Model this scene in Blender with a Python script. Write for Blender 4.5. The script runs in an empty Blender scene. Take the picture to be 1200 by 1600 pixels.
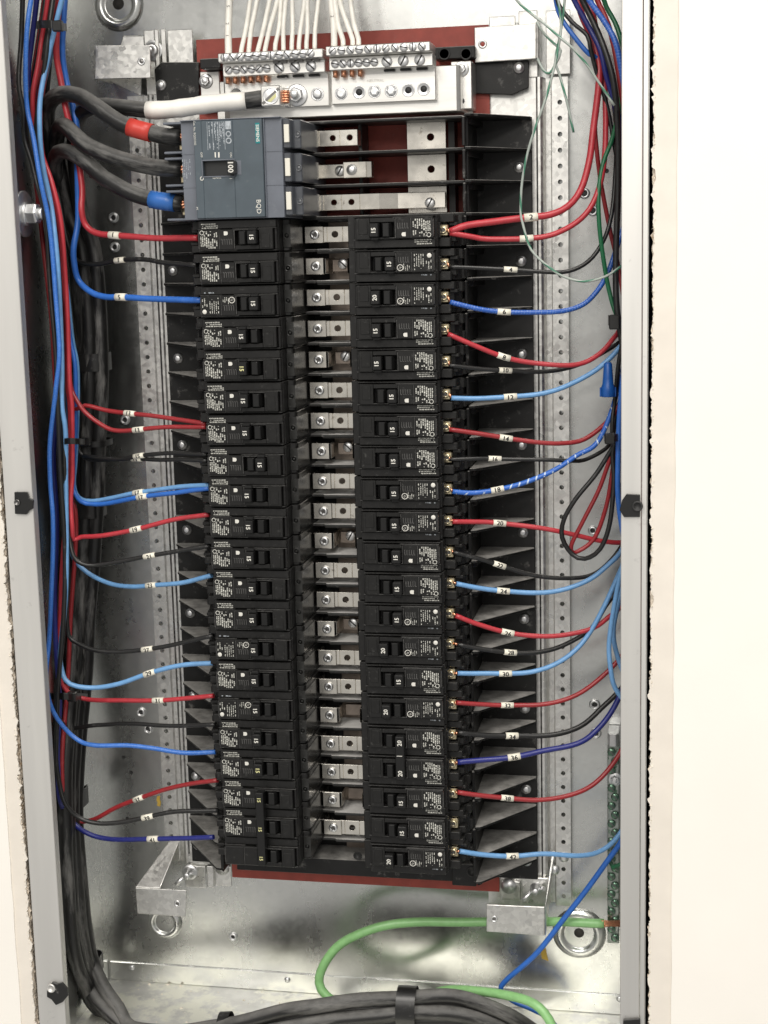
import bpy, bmesh, math, random
from mathutils import Vector, Matrix
random.seed(7)
S = 0.001                       # the script thinks in millimetres; Blender gets metres
ZC = 320.0                      # panel height that becomes z = 0
XC = 182.5                      # centre line of the breaker interior
scn = bpy.context.scene

def conv(p):                    # panel mm (x right, z down, d into the wall) -> Blender
    return Vector((p[0] * S, p[2] * S, (ZC - p[1]) * S))

# ---------------------------------------------------------------- camera
CAM = (460.77, 115.90, -1291.82)
ROT = ((0.98202198, 0.02425455, 0.18720191),
       (0.00796528, 0.98550324, -0.16946952),
       (-0.18859850, 0.16791391, 0.96759264))      # rows: right, down, forward (x, z down, d)
FPX = 2394.636
cd = bpy.data.cameras.new('camera'); cam = bpy.data.objects.new('camera', cd)
scn.collection.objects.link(cam); scn.camera = cam
cd.sensor_fit = 'VERTICAL'; cd.sensor_height = 36.0; cd.lens = 36.0 * FPX / 1600.0
cd.clip_start = 0.02; cd.clip_end = 50
def dirv(a): return Vector((a[0], a[2], -a[1]))
cr, cdn, cf = dirv(ROT[0]), dirv(ROT[1]), dirv(ROT[2])
mw = Matrix((( cr.x, -cdn.x, -cf.x), (cr.y, -cdn.y, -cf.y), (cr.z, -cdn.z, -cf.z))).to_4x4()
mw.translation = conv(CAM); cam.matrix_world = mw

# ---------------------------------------------------------------- room light
w = bpy.data.worlds.new('World'); scn.world = w; w.use_nodes = True
w.node_tree.nodes['Background'].inputs[0].default_value = (1.0, 0.975, 0.93, 1)
w.node_tree.nodes['Background'].inputs[1].default_value = 0.50
def area(name, loc, target, sx, sy, power, col):
    l = bpy.data.lights.new(name, 'AREA'); l.shape = 'RECTANGLE'; l.size = sx; l.size_y = sy
    l.energy = power; l.color = col
    o = bpy.data.objects.new(name, l); scn.collection.objects.link(o)
    o.location = loc
    o.rotation_euler = (Vector(target) - Vector(loc)).to_track_quat('-Z', 'Y').to_euler()
    return o
for lx, ly, pw in ((0.75, -1.0, 27), (-0.35, -2.1, 40), (0.9, -3.3, 46), (-0.3, -4.6, 46), (0.9, -5.9, 46)):  # last three are added, unseen, to brighten reflections in the upper steel
    area('ceiling_and_added_lamp', (lx, ly, 1.6), (lx, ly, 0), 0.6, 1.2, pw, (1.0, 0.955, 0.89))
scn.view_settings.view_transform = 'Standard'; scn.view_settings.look = 'None'
scn.view_settings.gamma = 1.0; scn.view_settings.use_curve_mapping = False
scn.view_settings.exposure = 0.0
scn.render.engine = 'CYCLES'
try:
    scn.cycles.max_bounces = 8; scn.cycles.glossy_bounces = 5; scn.cycles.sample_clamp_indirect = 4.0
except Exception: pass

# ---------------------------------------------------------------- pixel helper (2-D reading of the photo -> a point at real depth)
def U(u, v, d):
    a, b = (u - 600.0) / FPX, (v - 800.0) / FPX
    q = [ROT[0][i] * a + ROT[1][i] * b + ROT[2][i] for i in range(3)]
    t = (d - CAM[2]) / q[2]
    return (CAM[0] + t * q[0], CAM[1] + t * q[1], d)

# ---------------------------------------------------------------- materials
MATS = {}
def mat(name, col, rough=0.5, metal=0.0, var=0.0, vscale=200, rvar=0.0, bump=0.0, bscale=600, dust=0.0, dustcol=(0.45, 0.44, 0.42),
        spangle=0.0, spscale=180, emit=None, stretch=None, spec=0.5, blotch=None, stripe=None, trans=0.0, dustscale=160, updust=0.0, coat=0.0, wear=None, dustuv=None, upmin=0.25):
    m = bpy.data.materials.new(name); m.use_nodes = True; nt = m.node_tree; N = nt.nodes; L = nt.links
    b = N['Principled BSDF']
    b.inputs['Roughness'].default_value = rough; b.inputs['Metallic'].default_value = metal
    b.inputs['Specular IOR Level'].default_value = spec
    if coat: b.inputs['Coat Weight'].default_value = coat
    if trans: b.inputs['Transmission Weight'].default_value = trans
    tc = N.new('ShaderNodeTexCoord'); vec = tc.outputs['Object']
    geo = N.new('ShaderNodeNewGeometry')
    pos = geo.outputs['Position']
    if stretch:
        mp = N.new('ShaderNodeMapping'); mp.inputs['Scale'].default_value = stretch; L.new(pos, mp.inputs[0]); svec = mp.outputs[0]
    else: svec = pos
    def noise(sc, vv=None, det=4, rg=0.55):
        n = N.new('ShaderNodeTexNoise'); n.inputs['Scale'].default_value = sc; n.inputs['Detail'].default_value = det; n.inputs['Roughness'].default_value = rg
        L.new(vv or svec, n.inputs['Vector']); return n.outputs['Fac']
    def mapr(x, a, b_, c, d):
        n = N.new('ShaderNodeMapRange'); n.inputs[1].default_value = a; n.inputs[2].default_value = b_; n.inputs[3].default_value = c; n.inputs[4].default_value = d
        L.new(x, n.inputs[0]); return n.outputs[0]
    def mth(op, x, y):
        n = N.new('ShaderNodeMath'); n.operation = op
        for i, q in enumerate((x, y)):
            if isinstance(q, (int, float)): n.inputs[i].default_value = q
            else: L.new(q, n.inputs[i])
        return n.outputs[0]
    def mix(f, a, c):
        n = N.new('ShaderNodeMix'); n.data_type = 'RGBA'
        if isinstance(f, (int, float)): n.inputs[0].default_value = f
        else: L.new(f, n.inputs[0])
        for i, q in ((6, a), (7, c)):
            if isinstance(q, tuple): n.inputs[i].default_value = (*q, 1)
            else: L.new(q, n.inputs[i])
        return n.outputs[2]
    c = None
    if var:
        f = mapr(noise(vscale), 0.3, 0.7, 0, 1)
        c = mix(f, tuple(max(0, x * (1 - var)) for x in col), tuple(min(1, x * (1 + var)) for x in col))
    if spangle:
        v = N.new('ShaderNodeTexVoronoi'); v.inputs['Scale'].default_value = spscale; L.new(pos, v.inputs['Vector'])
        sx = N.new('ShaderNodeSeparateColor'); L.new(v.outputs['Color'], sx.inputs[0])
        f = mapr(sx.outputs[0], 0, 1, 0, 1)
        base = c or tuple(col)
        c2 = mix(f, tuple(x * (1 - spangle) for x in col), tuple(min(1, x * (1 + spangle)) for x in col))
        c = mix(0.5, base, c2)
        r = mapr(sx.outputs[1], 0, 1, rough - spangle * 0.35, rough + spangle * 0.35)
        if rvar: r = mth('ADD', r, mapr(noise(22), 0.3, 0.7, -rvar, rvar))
        L.new(r, b.inputs['Roughness'])
    elif rvar:
        L.new(mapr(noise(vscale * 0.4 + 20), 0.3, 0.7, rough - rvar, rough + rvar), b.inputs['Roughness'])
    if blotch:                                   # (colour, threshold, scale)
        for bc, th, bs in blotch:
            f = mapr(noise(bs, pos, 6, 0.65), th, th + 0.09, 0, 1)
            c = mix(f, c or tuple(col), bc)
    if wear:                                     # long fine scratches / scuffs
        f = mapr(noise(wear[2], None, 3, 0.7), wear[1], wear[1] + 0.05, 0, 0.7)
        c = mix(f, c or tuple(col), wear[0])
    if stripe:                                   # (colour, turns per mm, duty, dash)
        uv = N.new('ShaderNodeUVMap'); sp = N.new('ShaderNodeSeparateXYZ'); L.new(uv.outputs[0], sp.inputs[0])
        ph = mth('ADD', sp.outputs[0], mth('MULTIPLY', sp.outputs[1], stripe[1]))
        fr = mth('FRACT', ph, 0)
        f = mth('LESS_THAN', fr, stripe[2])
        if stripe[3]:
            f = mth('MULTIPLY', f, mth('GREATER_THAN', noise(stripe[3], pos, 1), 0.5))
        c = mix(f, c or tuple(col), stripe[0])
    if dust or updust:
        f = None
        dv = None
        if dustuv:
            uvn = N.new('ShaderNodeUVMap'); mpn = N.new('ShaderNodeMapping'); mpn.inputs['Scale'].default_value = (dustuv[0], dustuv[1], 1); L.new(uvn.outputs[0], mpn.inputs[0])
            wob = N.new('ShaderNodeVectorMath'); wob.operation = 'ADD'; L.new(mpn.outputs[0], wob.inputs[0])
            oi = N.new('ShaderNodeObjectInfo'); sc_ = mth('MULTIPLY', oi.outputs['Random'], 37.0); L.new(sc_, wob.inputs[1]); dv = wob.outputs[0]
        if dust: f = mapr(noise(dustscale, dv, 8, 0.7), 0.62 - dust * 0.3, 0.75 - dust * 0.2, 0, min(1.0, 0.25 + dust))
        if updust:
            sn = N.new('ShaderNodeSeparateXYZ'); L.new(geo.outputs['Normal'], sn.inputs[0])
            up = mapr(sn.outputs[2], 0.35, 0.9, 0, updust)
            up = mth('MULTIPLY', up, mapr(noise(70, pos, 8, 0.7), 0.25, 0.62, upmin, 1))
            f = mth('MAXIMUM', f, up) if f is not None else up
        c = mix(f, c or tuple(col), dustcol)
        if not metal and not rvar:
            L.new(mapr(f, 0, 1, rough, 0.85), b.inputs['Roughness'])
    if c is None: b.inputs['Base Color'].default_value = (*col, 1)
    else: L.new(c, b.inputs['Base Color'])
    if bump:
        bn = N.new('ShaderNodeBump'); bn.inputs['Strength'].default_value = bump; bn.inputs['Distance'].default_value = 0.0006
        L.new(noise(bscale), bn.inputs['Height']); L.new(bn.outputs[0], b.inputs['Normal'])
    MATS[name] = m
    return m
mat('galv', (0.66, 0.668, 0.652), 0.25, 0.97, var=0.06, vscale=10, spangle=0.05, spscale=260, rvar=0.07, stretch=(1, 1, 0.22))
mat('galv_bright', (0.74, 0.735, 0.71), 0.36, 1.0, var=0.06, vscale=40, spangle=0.22, spscale=300, rvar=0.06, bump=0.04, bscale=200)
mat('flange_steel', (0.72, 0.71, 0.685), 0.52, 0.9, var=0.07, vscale=30, rvar=0.1, stretch=(1, 1, 0.06), bump=0.06, bscale=120,
    blotch=[((0.60, 0.59, 0.57), 0.64, 60)])
mat('dusty_steel', (0.62, 0.62, 0.60), 0.45, 0.75, var=0.15, vscale=40, blotch=[((0.80, 0.80, 0.72), 0.44, 26), ((0.50, 0.50, 0.47), 0.66, 60)])
mat('aluminium', (0.80, 0.79, 0.76), 0.36, 1.0, var=0.08, vscale=80, rvar=0.08, stretch=(0.1, 1, 1), bump=0.05, bscale=500)
mat('tin_bus', (0.80, 0.765, 0.70), 0.26, 1.0, var=0.14, vscale=60, rvar=0.10, bump=0.05, bscale=90, blotch=[((0.50, 0.46, 0.40), 0.62, 120)])
mat('zinc', (0.76, 0.765, 0.77), 0.42, 1.0, var=0.10, vscale=300)
mat('steel_dark', (0.20, 0.195, 0.19), 0.4, 1.0)
mat('brass', (0.72, 0.63, 0.43), 0.30, 1.0, var=0.2, vscale=400)
mat('copper', (0.74, 0.36, 0.22), 0.33, 1.0, var=0.2, vscale=500)
mat('black_breaker', (0.0095, 0.0092, 0.009), 0.36, var=0.3, vscale=300, bump=0.05, bscale=900, dust=0.13, dustcol=(0.10, 0.10, 0.095), updust=0.16, dustscale=240, spec=0.4)
mat('black_face', (0.0085, 0.0083, 0.008), 0.32, spec=0.4, var=0.2, vscale=200, bump=0.04, bscale=1200, dust=0.13, dustcol=(0.10, 0.10, 0.095), dustscale=300)
mat('black_handle', (0.007, 0.007, 0.007), 0.36, spec=0.4, bump=0.03, bscale=1000, dust=0.04, dustcol=(0.06, 0.06, 0.06))
mat('edge_plastic', (0.075, 0.074, 0.072), 0.5, var=0.5, vscale=240)
mat('black_base', (0.0075, 0.0075, 0.0075), 0.42, var=0.3, vscale=90, bump=0.08, bscale=300, dust=0.12, dustcol=(0.40, 0.39, 0.37), updust=0.95, dustscale=90, spec=0.35)
mat('grey_barrier', (0.03, 0.03, 0.029), 0.55, var=0.3, vscale=120, bump=0.1, bscale=300, dust=0.12, dustcol=(0.72, 0.71, 0.69), updust=1.0, upmin=0.7)
mat('bus_shaded', (0.26, 0.22, 0.19), 0.42, 1.0, var=0.3, vscale=60)  # bus metal darkened: shade behind the straps put into its colour
mat('smoke_plastic', (0.02, 0.02, 0.019), 0.25, var=0.2, vscale=200, dust=0.12, dustcol=(0.09, 0.09, 0.085))
mat('cover_grey', (0.055, 0.06, 0.07), 0.3, var=0.15, vscale=120, dust=0.1, dustcol=(0.15, 0.16, 0.17))
mat('clear_grey', (0.10, 0.105, 0.115), 0.22, var=0.2, vscale=200, coat=0.3)
mat('grey_main', (0.125, 0.138, 0.165), 0.42, var=0.10, vscale=60, bump=0.04, bscale=900, dust=0.1, dustcol=(0.22, 0.23, 0.25))
mat('slate_main', (0.066, 0.086, 0.103), 0.38, var=0.10, vscale=50, bump=0.05, bscale=1200, dust=0.1, dustcol=(0.12, 0.14, 0.15))
mat('main_dark', (0.02, 0.021, 0.022), 0.35)
mat('teal', (0.0, 0.18, 0.20), 0.4)
mat('print_white', (0.66, 0.65, 0.60), 0.6)
mat('print_grey', (0.47, 0.47, 0.43), 0.6, var=0.5, vscale=700)
mat('print_faint', (0.34, 0.37, 0.40), 0.6, var=0.3, vscale=600)
mat('print_yellow', (0.62, 0.60, 0.30), 0.6)
mat('print_black', (0.02, 0.02, 0.02), 0.6)
mat('marker', (0.80, 0.77, 0.66), 0.55, var=0.06, vscale=300)
mat('red_board', (0.31, 0.052, 0.036), 0.55, var=0.16, vscale=90, bump=0.08, bscale=700, dust=0.05, dustcol=(0.30, 0.2, 0.18))
mat('cavity', (0.05, 0.047, 0.043), 0.9, var=0.4, vscale=50)
mat('paint_wall', (0.86, 0.83, 0.775), 0.75, var=0.015, vscale=15, bump=0.10, bscale=420)
mat('primer_wall', (0.74, 0.69, 0.62), 0.85, var=0.04, vscale=40, bump=0.1, bscale=300)
mat('gypsum', (0.60, 0.53, 0.44), 0.95, var=0.35, vscale=150, bump=0.8, bscale=250, blotch=[((0.30, 0.22, 0.14), 0.56, 120)])
mat('paper', (0.78, 0.72, 0.62), 0.9, var=0.15, vscale=150)
def ins(name, col, **k):
    mat(name, col, 0.36, var=0.10, vscale=160, bump=0.03, bscale=800, dust=k.pop('dust', 0.06), dustcol=tuple(min(1, x * 0.6 + 0.16) for x in col), **k)
ins('w_red', (0.43, 0.034, 0.046)); ins('w_redd', (0.29, 0.022, 0.027))
ins('w_blue', (0.028, 0.135, 0.50)); ins('w_lblue', (0.145, 0.32, 0.58)); ins('w_navy', (0.016, 0.022, 0.17))
ins('w_black', (0.012, 0.012, 0.012), dust=0.1); ins('w_white', (0.80, 0.78, 0.72)); ins('w_green', (0.015, 0.13, 0.055))
ins('w_bluestripe2', (0.03, 0.13, 0.50), stripe=((0.52, 0.62, 0.76), 0.14, 0.20, 200))
ins('w_bluestripe', (0.03, 0.14, 0.50), stripe=((0.16, 0.30, 0.62), 0.9, 0.2, 900))
ins('w_speck', (0.022, 0.10, 0.42), stripe=((0.14, 0.25, 0.54), 0.45, 0.22, 600))
ins('w_whiteprint', (0.80, 0.78, 0.72), stripe=((0.10, 0.10, 0.10), 0.0, 0.14, 700))
ins('w_pale', (0.34, 0.38, 0.35), stripe=((0.06, 0.20, 0.13), 0.035, 0.30, 0))
ins('ground_green', (0.25, 0.50, 0.20), dust=0.2)
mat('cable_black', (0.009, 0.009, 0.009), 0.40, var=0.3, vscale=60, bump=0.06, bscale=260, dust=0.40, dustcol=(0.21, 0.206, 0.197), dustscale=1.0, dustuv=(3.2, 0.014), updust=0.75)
mat('tape_black', (0.012, 0.012, 0.012), 0.32, bump=0.15, bscale=200, dust=0.15, dustcol=(0.15, 0.15, 0.15))
mat('tape_white', (0.80, 0.78, 0.73), 0.45, var=0.05, vscale=80, bump=0.15, bscale=120)
mat('tape_red', (0.50, 0.045, 0.033), 0.42); mat('tape_blue', (0.03, 0.13, 0.42), 0.35)
mat('tie', (0.010, 0.010, 0.010), 0.35, dust=0.05)
mat('nut_blue', (0.009, 0.085, 0.34), 0.38, var=0.1)
mat('green_screw', (0.13, 0.22, 0.16), 0.3, 0.9, var=0.3, vscale=300)
mat('green_bar', (0.42, 0.45, 0.42), 0.4, 1.0, var=0.25, vscale=120, blotch=[((0.12, 0.20, 0.14), 0.52, 160)])
mat('yellow_bit', (0.45, 0.30, 0.05), 0.6)
mat('ivory', (0.70, 0.68, 0.60), 0.5)

# ---------------------------------------------------------------- mesh builder
WL = {}                         # object -> its origin in panel mm
class MB:
    def __init__(s): s.v = []; s.f = []; s.sm = []; s.mi = []; s.uv = {}
    def add(s, vs, fs, smooth=False, mi=0):
        n = len(s.v); s.v += [tuple(p) for p in vs]
        for f in fs: s.f.append(tuple(i + n for i in f)); s.sm.append(smooth); s.mi.append(mi)
        return n
    def box(s, x0, x1, z0, z1, d0, d1, mi=0):
        x0, x1 = min(x0, x1), max(x0, x1); z0, z1 = min(z0, z1), max(z0, z1); d0, d1 = min(d0, d1), max(d0, d1)
        s.add([(x0, z0, d0), (x1, z0, d0), (x1, z1, d0), (x0, z1, d0), (x0, z0, d1), (x1, z0, d1), (x1, z1, d1), (x0, z1, d1)],
              [(0, 1, 2, 3), (7, 6, 5, 4), (0, 4, 5, 1), (1, 5, 6, 2), (2, 6, 7, 3), (3, 7, 4, 0)], mi=mi); return s
    def pbox(s, u0, v0, u1, v1, dfront, dback, mi=0):
        a = U(u0, v0, dfront); b = U(u1, v1, dfront); return s.box(a[0], b[0], a[1], b[1], dfront, dback, mi)
    def prism(s, poly, lo, hi, axis='z', mi=0):
        # poly in (x,d) extruded along z, or (x,z) extruded along d, or (z,d) extruded along x
        def mk(a, b, t): return {'z': (a, t, b), 'd': (a, b, t), 'x': (t, a, b)}[axis]
        n = len(poly)
        s.add([mk(a, b, lo) for a, b in poly] + [mk(a, b, hi) for a, b in poly],
              [tuple(range(n - 1, -1, -1)), tuple(range(n, 2 * n))] + [(i, (i + 1) % n, n + (i + 1) % n, n + i) for i in range(n)], mi=mi); return s
    def lathe(s, c, axis, prof, n=20, smooth=True, mi=0, rot=0.0):
        # prof: list of (radius, offset along axis); axis 'd' offsets toward viewer are negative d
        rings = []
        vs = []
        for r, h in prof:
            for k in range(n):
                a = 2 * math.pi * k / n + rot; p, q = r * math.cos(a), r * math.sin(a)
                vs.append({'d': (c[0] + p, c[1] + q, c[2] + h), 'z': (c[0] + p, c[1] + h, c[2] + q), 'x': (c[0] + h, c[1] + p, c[2] + q)}[axis])
        fs = []
        for j in range(len(prof) - 1):
            for k in range(n):
                fs.append((j * n + k, j * n + (k + 1) % n, (j + 1) * n + (k + 1) % n, (j + 1) * n + k))
        fs.append(tuple(range(n))); m = (len(prof) - 1) * n; fs.append(tuple(range(m, m + n)))
        s.add(vs, fs, smooth, mi); return s
    def plate_hole(s, x0, x1, z0, z1, d, t, hx, hz, hr, mi=0):   # plate with a round through-hole
        c8 = [(x0, z0), ((x0 + x1) / 2, z0), (x1, z0), (x1, (z0 + z1) / 2), (x1, z1), ((x0 + x1) / 2, z1), (x0, z1), (x0, (z0 + z1) / 2)]
        h16 = [(hx + hr * math.cos(math.pi * (k / 8 - .75)), hz + hr * math.sin(math.pi * (k / 8 - .75))) for k in range(16)]
        vs = [(a, b, d) for a, b in c8] + [(a, b, d) for a, b in h16] + [(a, b, d + t) for a, b in c8] + [(a, b, d + t) for a, b in h16]
        fs = []
        for k in range(8):
            k2 = (k + 1) % 8; h0, h1, h2 = 8 + 2 * k, 8 + 2 * k + 1, 8 + (2 * k + 2) % 16
            fs.append((k, k2, h2, h1, h0)); fs.append((24 + k2, 24 + k, 24 + h0, 24 + h1, 24 + h2))
            fs.append((k2, k, 24 + k, 24 + k2)); fs.append((h0, h1, 24 + h1, 24 + h0)); fs.append((h1, h2, 24 + h2, 24 + h1))
        s.add(vs, fs, mi=mi); return s
    def tube(s, pts, r, n=10, cap=True, mi=0):
        pts = [Vector(p) for p in pts]; N = len(pts)
        rad = r if isinstance(r, list) else [r] * N
        t0 = (pts[1] - pts[0]).normalized(); ref = Vector((0, 0, 1)) if abs(t0.z) < .9 else Vector((1, 0, 0))
        nn = (ref - t0 * ref.dot(t0)).normalized(); base = len(s.v); L = 0
        for i in range(N):
            t = (pts[min(i + 1, N - 1)] - pts[max(i - 1, 0)])
            t = t.normalized() if t.length > 1e-6 else t0
            nn = (nn - t * nn.dot(t)).normalized(); bb = t.cross(nn)
            if i: L += (pts[i] - pts[i - 1]).length
            for k in range(n):
                a = 2 * math.pi * k / n
                s.v.append(tuple(pts[i] + (nn * math.cos(a) + bb * math.sin(a)) * rad[i]))
        L = 0
        for i in range(N - 1):
            dl = (pts[i + 1] - pts[i]).length
            for k in range(n):
                f = (base + i * n + k, base + i * n + (k + 1) % n, base + (i + 1) * n + (k + 1) % n, base + (i + 1) * n + k)
                s.uv[len(s.f)] = [(k / n, L), ((k + 1) / n, L), ((k + 1) / n, L + dl), (k / n, L + dl)]
                s.f.append(f); s.sm.append(True); s.mi.append(mi)
            L += dl
        if cap:
            s.f.append(tuple(range(base + n - 1, base - 1, -1))); s.sm.append(False); s.mi.append(mi)
            m = base + (N - 1) * n; s.f.append(tuple(range(m, m + n))); s.sm.append(False); s.mi.append(mi)
        return s
    def mesh(s, name, mats, origin, bevel=0.0, seg=1):
        me = bpy.data.meshes.new(name); o = conv(origin)
        me.from_pydata([tuple(conv(p) - o) for p in s.v], [], s.f)
        for m in mats: me.materials.append(MATS[m])
        for i, p in enumerate(me.polygons): p.use_smooth = s.sm[i]; p.material_index = s.mi[i]
        if s.uv:
            ul = me.uv_layers.new(name='UVMap')
            for fi, cs in s.uv.items():
                p = me.polygons[fi]
                for li, c in zip(p.loop_indices, cs): ul.data[li].uv = c
        bm = bmesh.new(); bm.from_mesh(me)
        bmesh.ops.recalc_face_normals(bm, faces=bm.faces)
        if bevel:
            es = [e for e in bm.edges if len(e.link_faces) == 2 and e.calc_face_angle(0) > 0.6]
            bmesh.ops.bevel(bm, geom=es, offset=bevel * S, segments=seg, affect='EDGES', profile=0.5, clamp_overlap=True)
        bm.to_mesh(me); bm.free(); me.update()
        return me
    def build(s, name, mats, parent=None, origin=None, bevel=0.0, seg=1):
        if isinstance(mats, str): mats = [mats]
        if origin is None:
            if parent is not None: origin = WL[parent]
            else:
                xs = [p[0] for p in s.v]; zs = [p[1] for p in s.v]; ds = [p[2] for p in s.v]
                origin = ((min(xs) + max(xs)) / 2, max(zs), (min(ds) + max(ds)) / 2)
        me = s.mesh(name, mats, origin, bevel, seg)
        return link(name, me, parent, origin)
def link(name, data, parent=None, origin=(XC, ZC, 0)):
    o = bpy.data.objects.new(name, data); scn.collection.objects.link(o)
    if parent is not None:
        o.parent = parent; o.location = conv(origin) - conv(WL[parent])
    else: o.location = conv(origin)
    WL[o] = origin
    return o
def thing(name, label, cat, origin, group=None):
    o = link(name, None, None, origin); o.empty_display_size = 0.01
    return tag(o, label, cat, group)
def tag(o, label, cat, group=None):
    o['label'] = label; o['category'] = cat
    if group: o['group'] = group
    return o
def struct(o): o['kind'] = 'structure'; return o
def shared(name, me, parent, at):            # place shared mesh data (built about the panel origin) at a panel point
    return link(name, me, parent, at)
O0 = (0, 0, 0)
def copy_tree(src, parent=None):
    c = src.copy(); scn.collection.objects.link(c); c.parent = parent
    WL[c] = WL[src]
    for ch in list(src.children): copy_tree(ch, c)
    return c

# lettering: font outline -> flat triangles in mm
TXT = {}
def glyphs(t, size):
    if (t, size) in TXT: return TXT[(t, size)]
    cu = bpy.data.curves.new('t', 'FONT'); cu.body = t; cu.size = size; cu.align_x = 'CENTER'; cu.align_y = 'CENTER'; cu.resolution_u = 2
    ob = bpy.data.objects.new('t', cu); scn.collection.objects.link(ob)
    dg = bpy.context.evaluated_depsgraph_get(); me = bpy.data.meshes.new_from_object(ob.evaluated_get(dg))
    vs = [(v.co.x, v.co.y) for v in me.vertices]; fs = [tuple(p.vertices) for p in me.polygons]
    bpy.data.objects.remove(ob); bpy.data.curves.remove(cu); bpy.data.meshes.remove(me)
    if vs:
        cy = (min(v[1] for v in vs) + max(v[1] for v in vs)) / 2; cx = (min(v[0] for v in vs) + max(v[0] for v in vs)) / 2
        vs = [(a - cx, b - cy) for a, b in vs]
    TXT[(t, size)] = (vs, fs); return vs, fs
SUB = {}
def glyphs_fine(t, size):                 # subdivided so that it can wrap round a sleeve
    if (t, size) in SUB: return SUB[(t, size)]
    vs, fs = glyphs(t, size); bm = bmesh.new(); bv = [bm.verts.new((a, b, 0)) for a, b in vs]
    for f in fs:
        try: bm.faces.new([bv[i] for i in f])
        except ValueError: pass
    bmesh.ops.triangulate(bm, faces=bm.faces[:])
    for _ in range(3):
        le = [e for e in bm.edges if e.calc_length() > 0.5]
        if not le: break
        bmesh.ops.subdivide_edges(bm, edges=le, cuts=1); bmesh.ops.triangulate(bm, faces=bm.faces[:])
    bm.verts.index_update()
    r = ([(v.co.x, v.co.y) for v in bm.verts], [tuple(v.index for v in f.verts) for f in bm.faces]); bm.free()
    SUB[(t, size)] = r; return r
def text(mb, t, size, c, rd, up, bold=0.0, mi=0):
    """flat text at c (x,z,d), reading direction rd=(x,z), glyph-up up=(x,z)"""
    vs, fs = glyphs(t, size)
    for q in ([(0, 0)] if not bold else [(0, 0), (bold, 0), (0, bold), (-bold, 0), (0, -bold)]):
        mb.add([(c[0] + (a + q[0]) * rd[0] + (b + q[1]) * up[0], c[1] + (a + q[0]) * rd[1] + (b + q[1]) * up[1], c[2] - 0.01 * (q[0] + 2 * q[1])) for a, b in vs], fs, mi=mi)
def ring(mb, x, z, r1, r2, d, n=18):
    mb.add([(x + r * math.cos(2 * math.pi * k / n), z + r * math.sin(2 * math.pi * k / n), d) for r in (r1, r2) for k in range(n)], [(k, (k + 1) % n, n + (k + 1) % n, n + k) for k in range(n)])
def fineprint(mb, x0, x1, z0, z1, d, pitch, thick, along='z', seed=1, fill=0.85, ragged=0.3, mi=0):
    """illegible small print as real ink dashes: lines run along z (or x)"""
    rg = random.Random(seed)
    a = x0 if along == 'z' else z0; a1 = x1 if along == 'z' else z1
    lo, hi = (z0, z1) if along == 'z' else (x0, x1)
    while a + thick <= a1 + 1e-6:
        end = hi - (hi - lo) * ragged * rg.random(); t = lo
        while t < end:
            l = rg.uniform(0.5, 2.1)
            if rg.random() < fill:
                w0, w1 = t, min(end, t + l); h = thick * rg.uniform(.75, 1.05)
                q = [(a, w0), (a + h, w0), (a + h, w1), (a, w1)]
                if along == 'z': mb.add([(p, r, d) for p, r in q], [(0, 1, 2, 3)], mi=mi)
                else: mb.add([(r, p, d) for p, r in q], [(0, 1, 2, 3)], mi=mi)
            t += l + rg.uniform(.25, .5)
        a += pitch

# spline through points
def spline(pts, step=4.0):
    P = [Vector(p) for p in pts]
    if len(P) == 2: P.insert(1, (P[0] + P[1]) / 2)
    P = [P[0] * 2 - P[1]] + P + [P[-1] * 2 - P[-2]]; out = []
    for i in range(1, len(P) - 2):
        p0, p1, p2, p3 = P[i - 1:i + 3]; n = max(2, int((p2 - p1).length / step))
        for k in range(n):
            t = k / n
            m1 = (p2 - p0) / 2; m2 = (p3 - p1) / 2
            dl = (p2 - p1).length
            for m_ in (m1, m2):
                if m_.length > dl * 1.3: m_ *= dl * 1.3 / m_.length
            out.append((2 * t**3 - 3 * t**2 + 1) * p1 + (t**3 - 2 * t**2 + t) * m1 + (-2 * t**3 + 3 * t**2) * p2 + (t**3 - t**2) * m2)
    out.append(P[-2]); return out

# common hardware meshes, built about the origin facing the viewer
def mesh_phillips(r=4.0, h=2.2):
    m = MB(); m.lathe(O0, 'd', [(r, 0), (r, -h * .5), (r * .85, -h * .85), (r * .45, -h), (r * .42, -h + .5)], 18)
    for a in (0.4, 0.4 + math.pi / 2):
        ca, sa = math.cos(a), math.sin(a); l, t = r * .62, r * .13
        q = [(-l, -t), (l, -t), (l, t), (-l, t)]
        m.prism([(x * ca - y * sa, x * sa + y * ca) for x, y in q], -h - .04, -h + .6, 'd', mi=1)
    return m
def mesh_slot(r=3.2, h=1.8, a=0.6):
    m = MB(); m.lathe(O0, 'd', [(r, 0), (r, -h * .6), (r * .88, -h), (r * .2, -h * 1.05)], 16)
    ca, sa = math.cos(a), math.sin(a); l, t = r * .93, r * .14
    m.prism([(x * ca - y * sa, x * sa + y * ca) for x, y in [(-l, -t), (l, -t), (l, t), (-l, t)]], -h * 1.07, -h + .5, 'd', mi=1)
    return m
def mesh_hex(r=4.0, h=3.5, wr=6.0, wh=1.2):
    m = MB(); m.lathe(O0, 'd', [(wr, 0), (wr, -wh * .7), (wr * .93, -wh)], 24)
    m.lathe(O0, 'd', [(r, -wh + .05), (r, -wh - h * .8), (r * .85, -wh - h)], 6, smooth=False, rot=.3)
    m.lathe((0, 0, 0), 'd', [(r * .6, -wh - h + .01), (r * .5, -wh - h - .25)], 12, mi=0)
    return m
ME = {}
ME['phillips'] = mesh_phillips().mesh('screw', ['zinc', 'steel_dark'], O0)
ME['phillips_small'] = mesh_phillips(3.1, 1.8).mesh('screw', ['brass', 'steel_dark'], O0)
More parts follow.
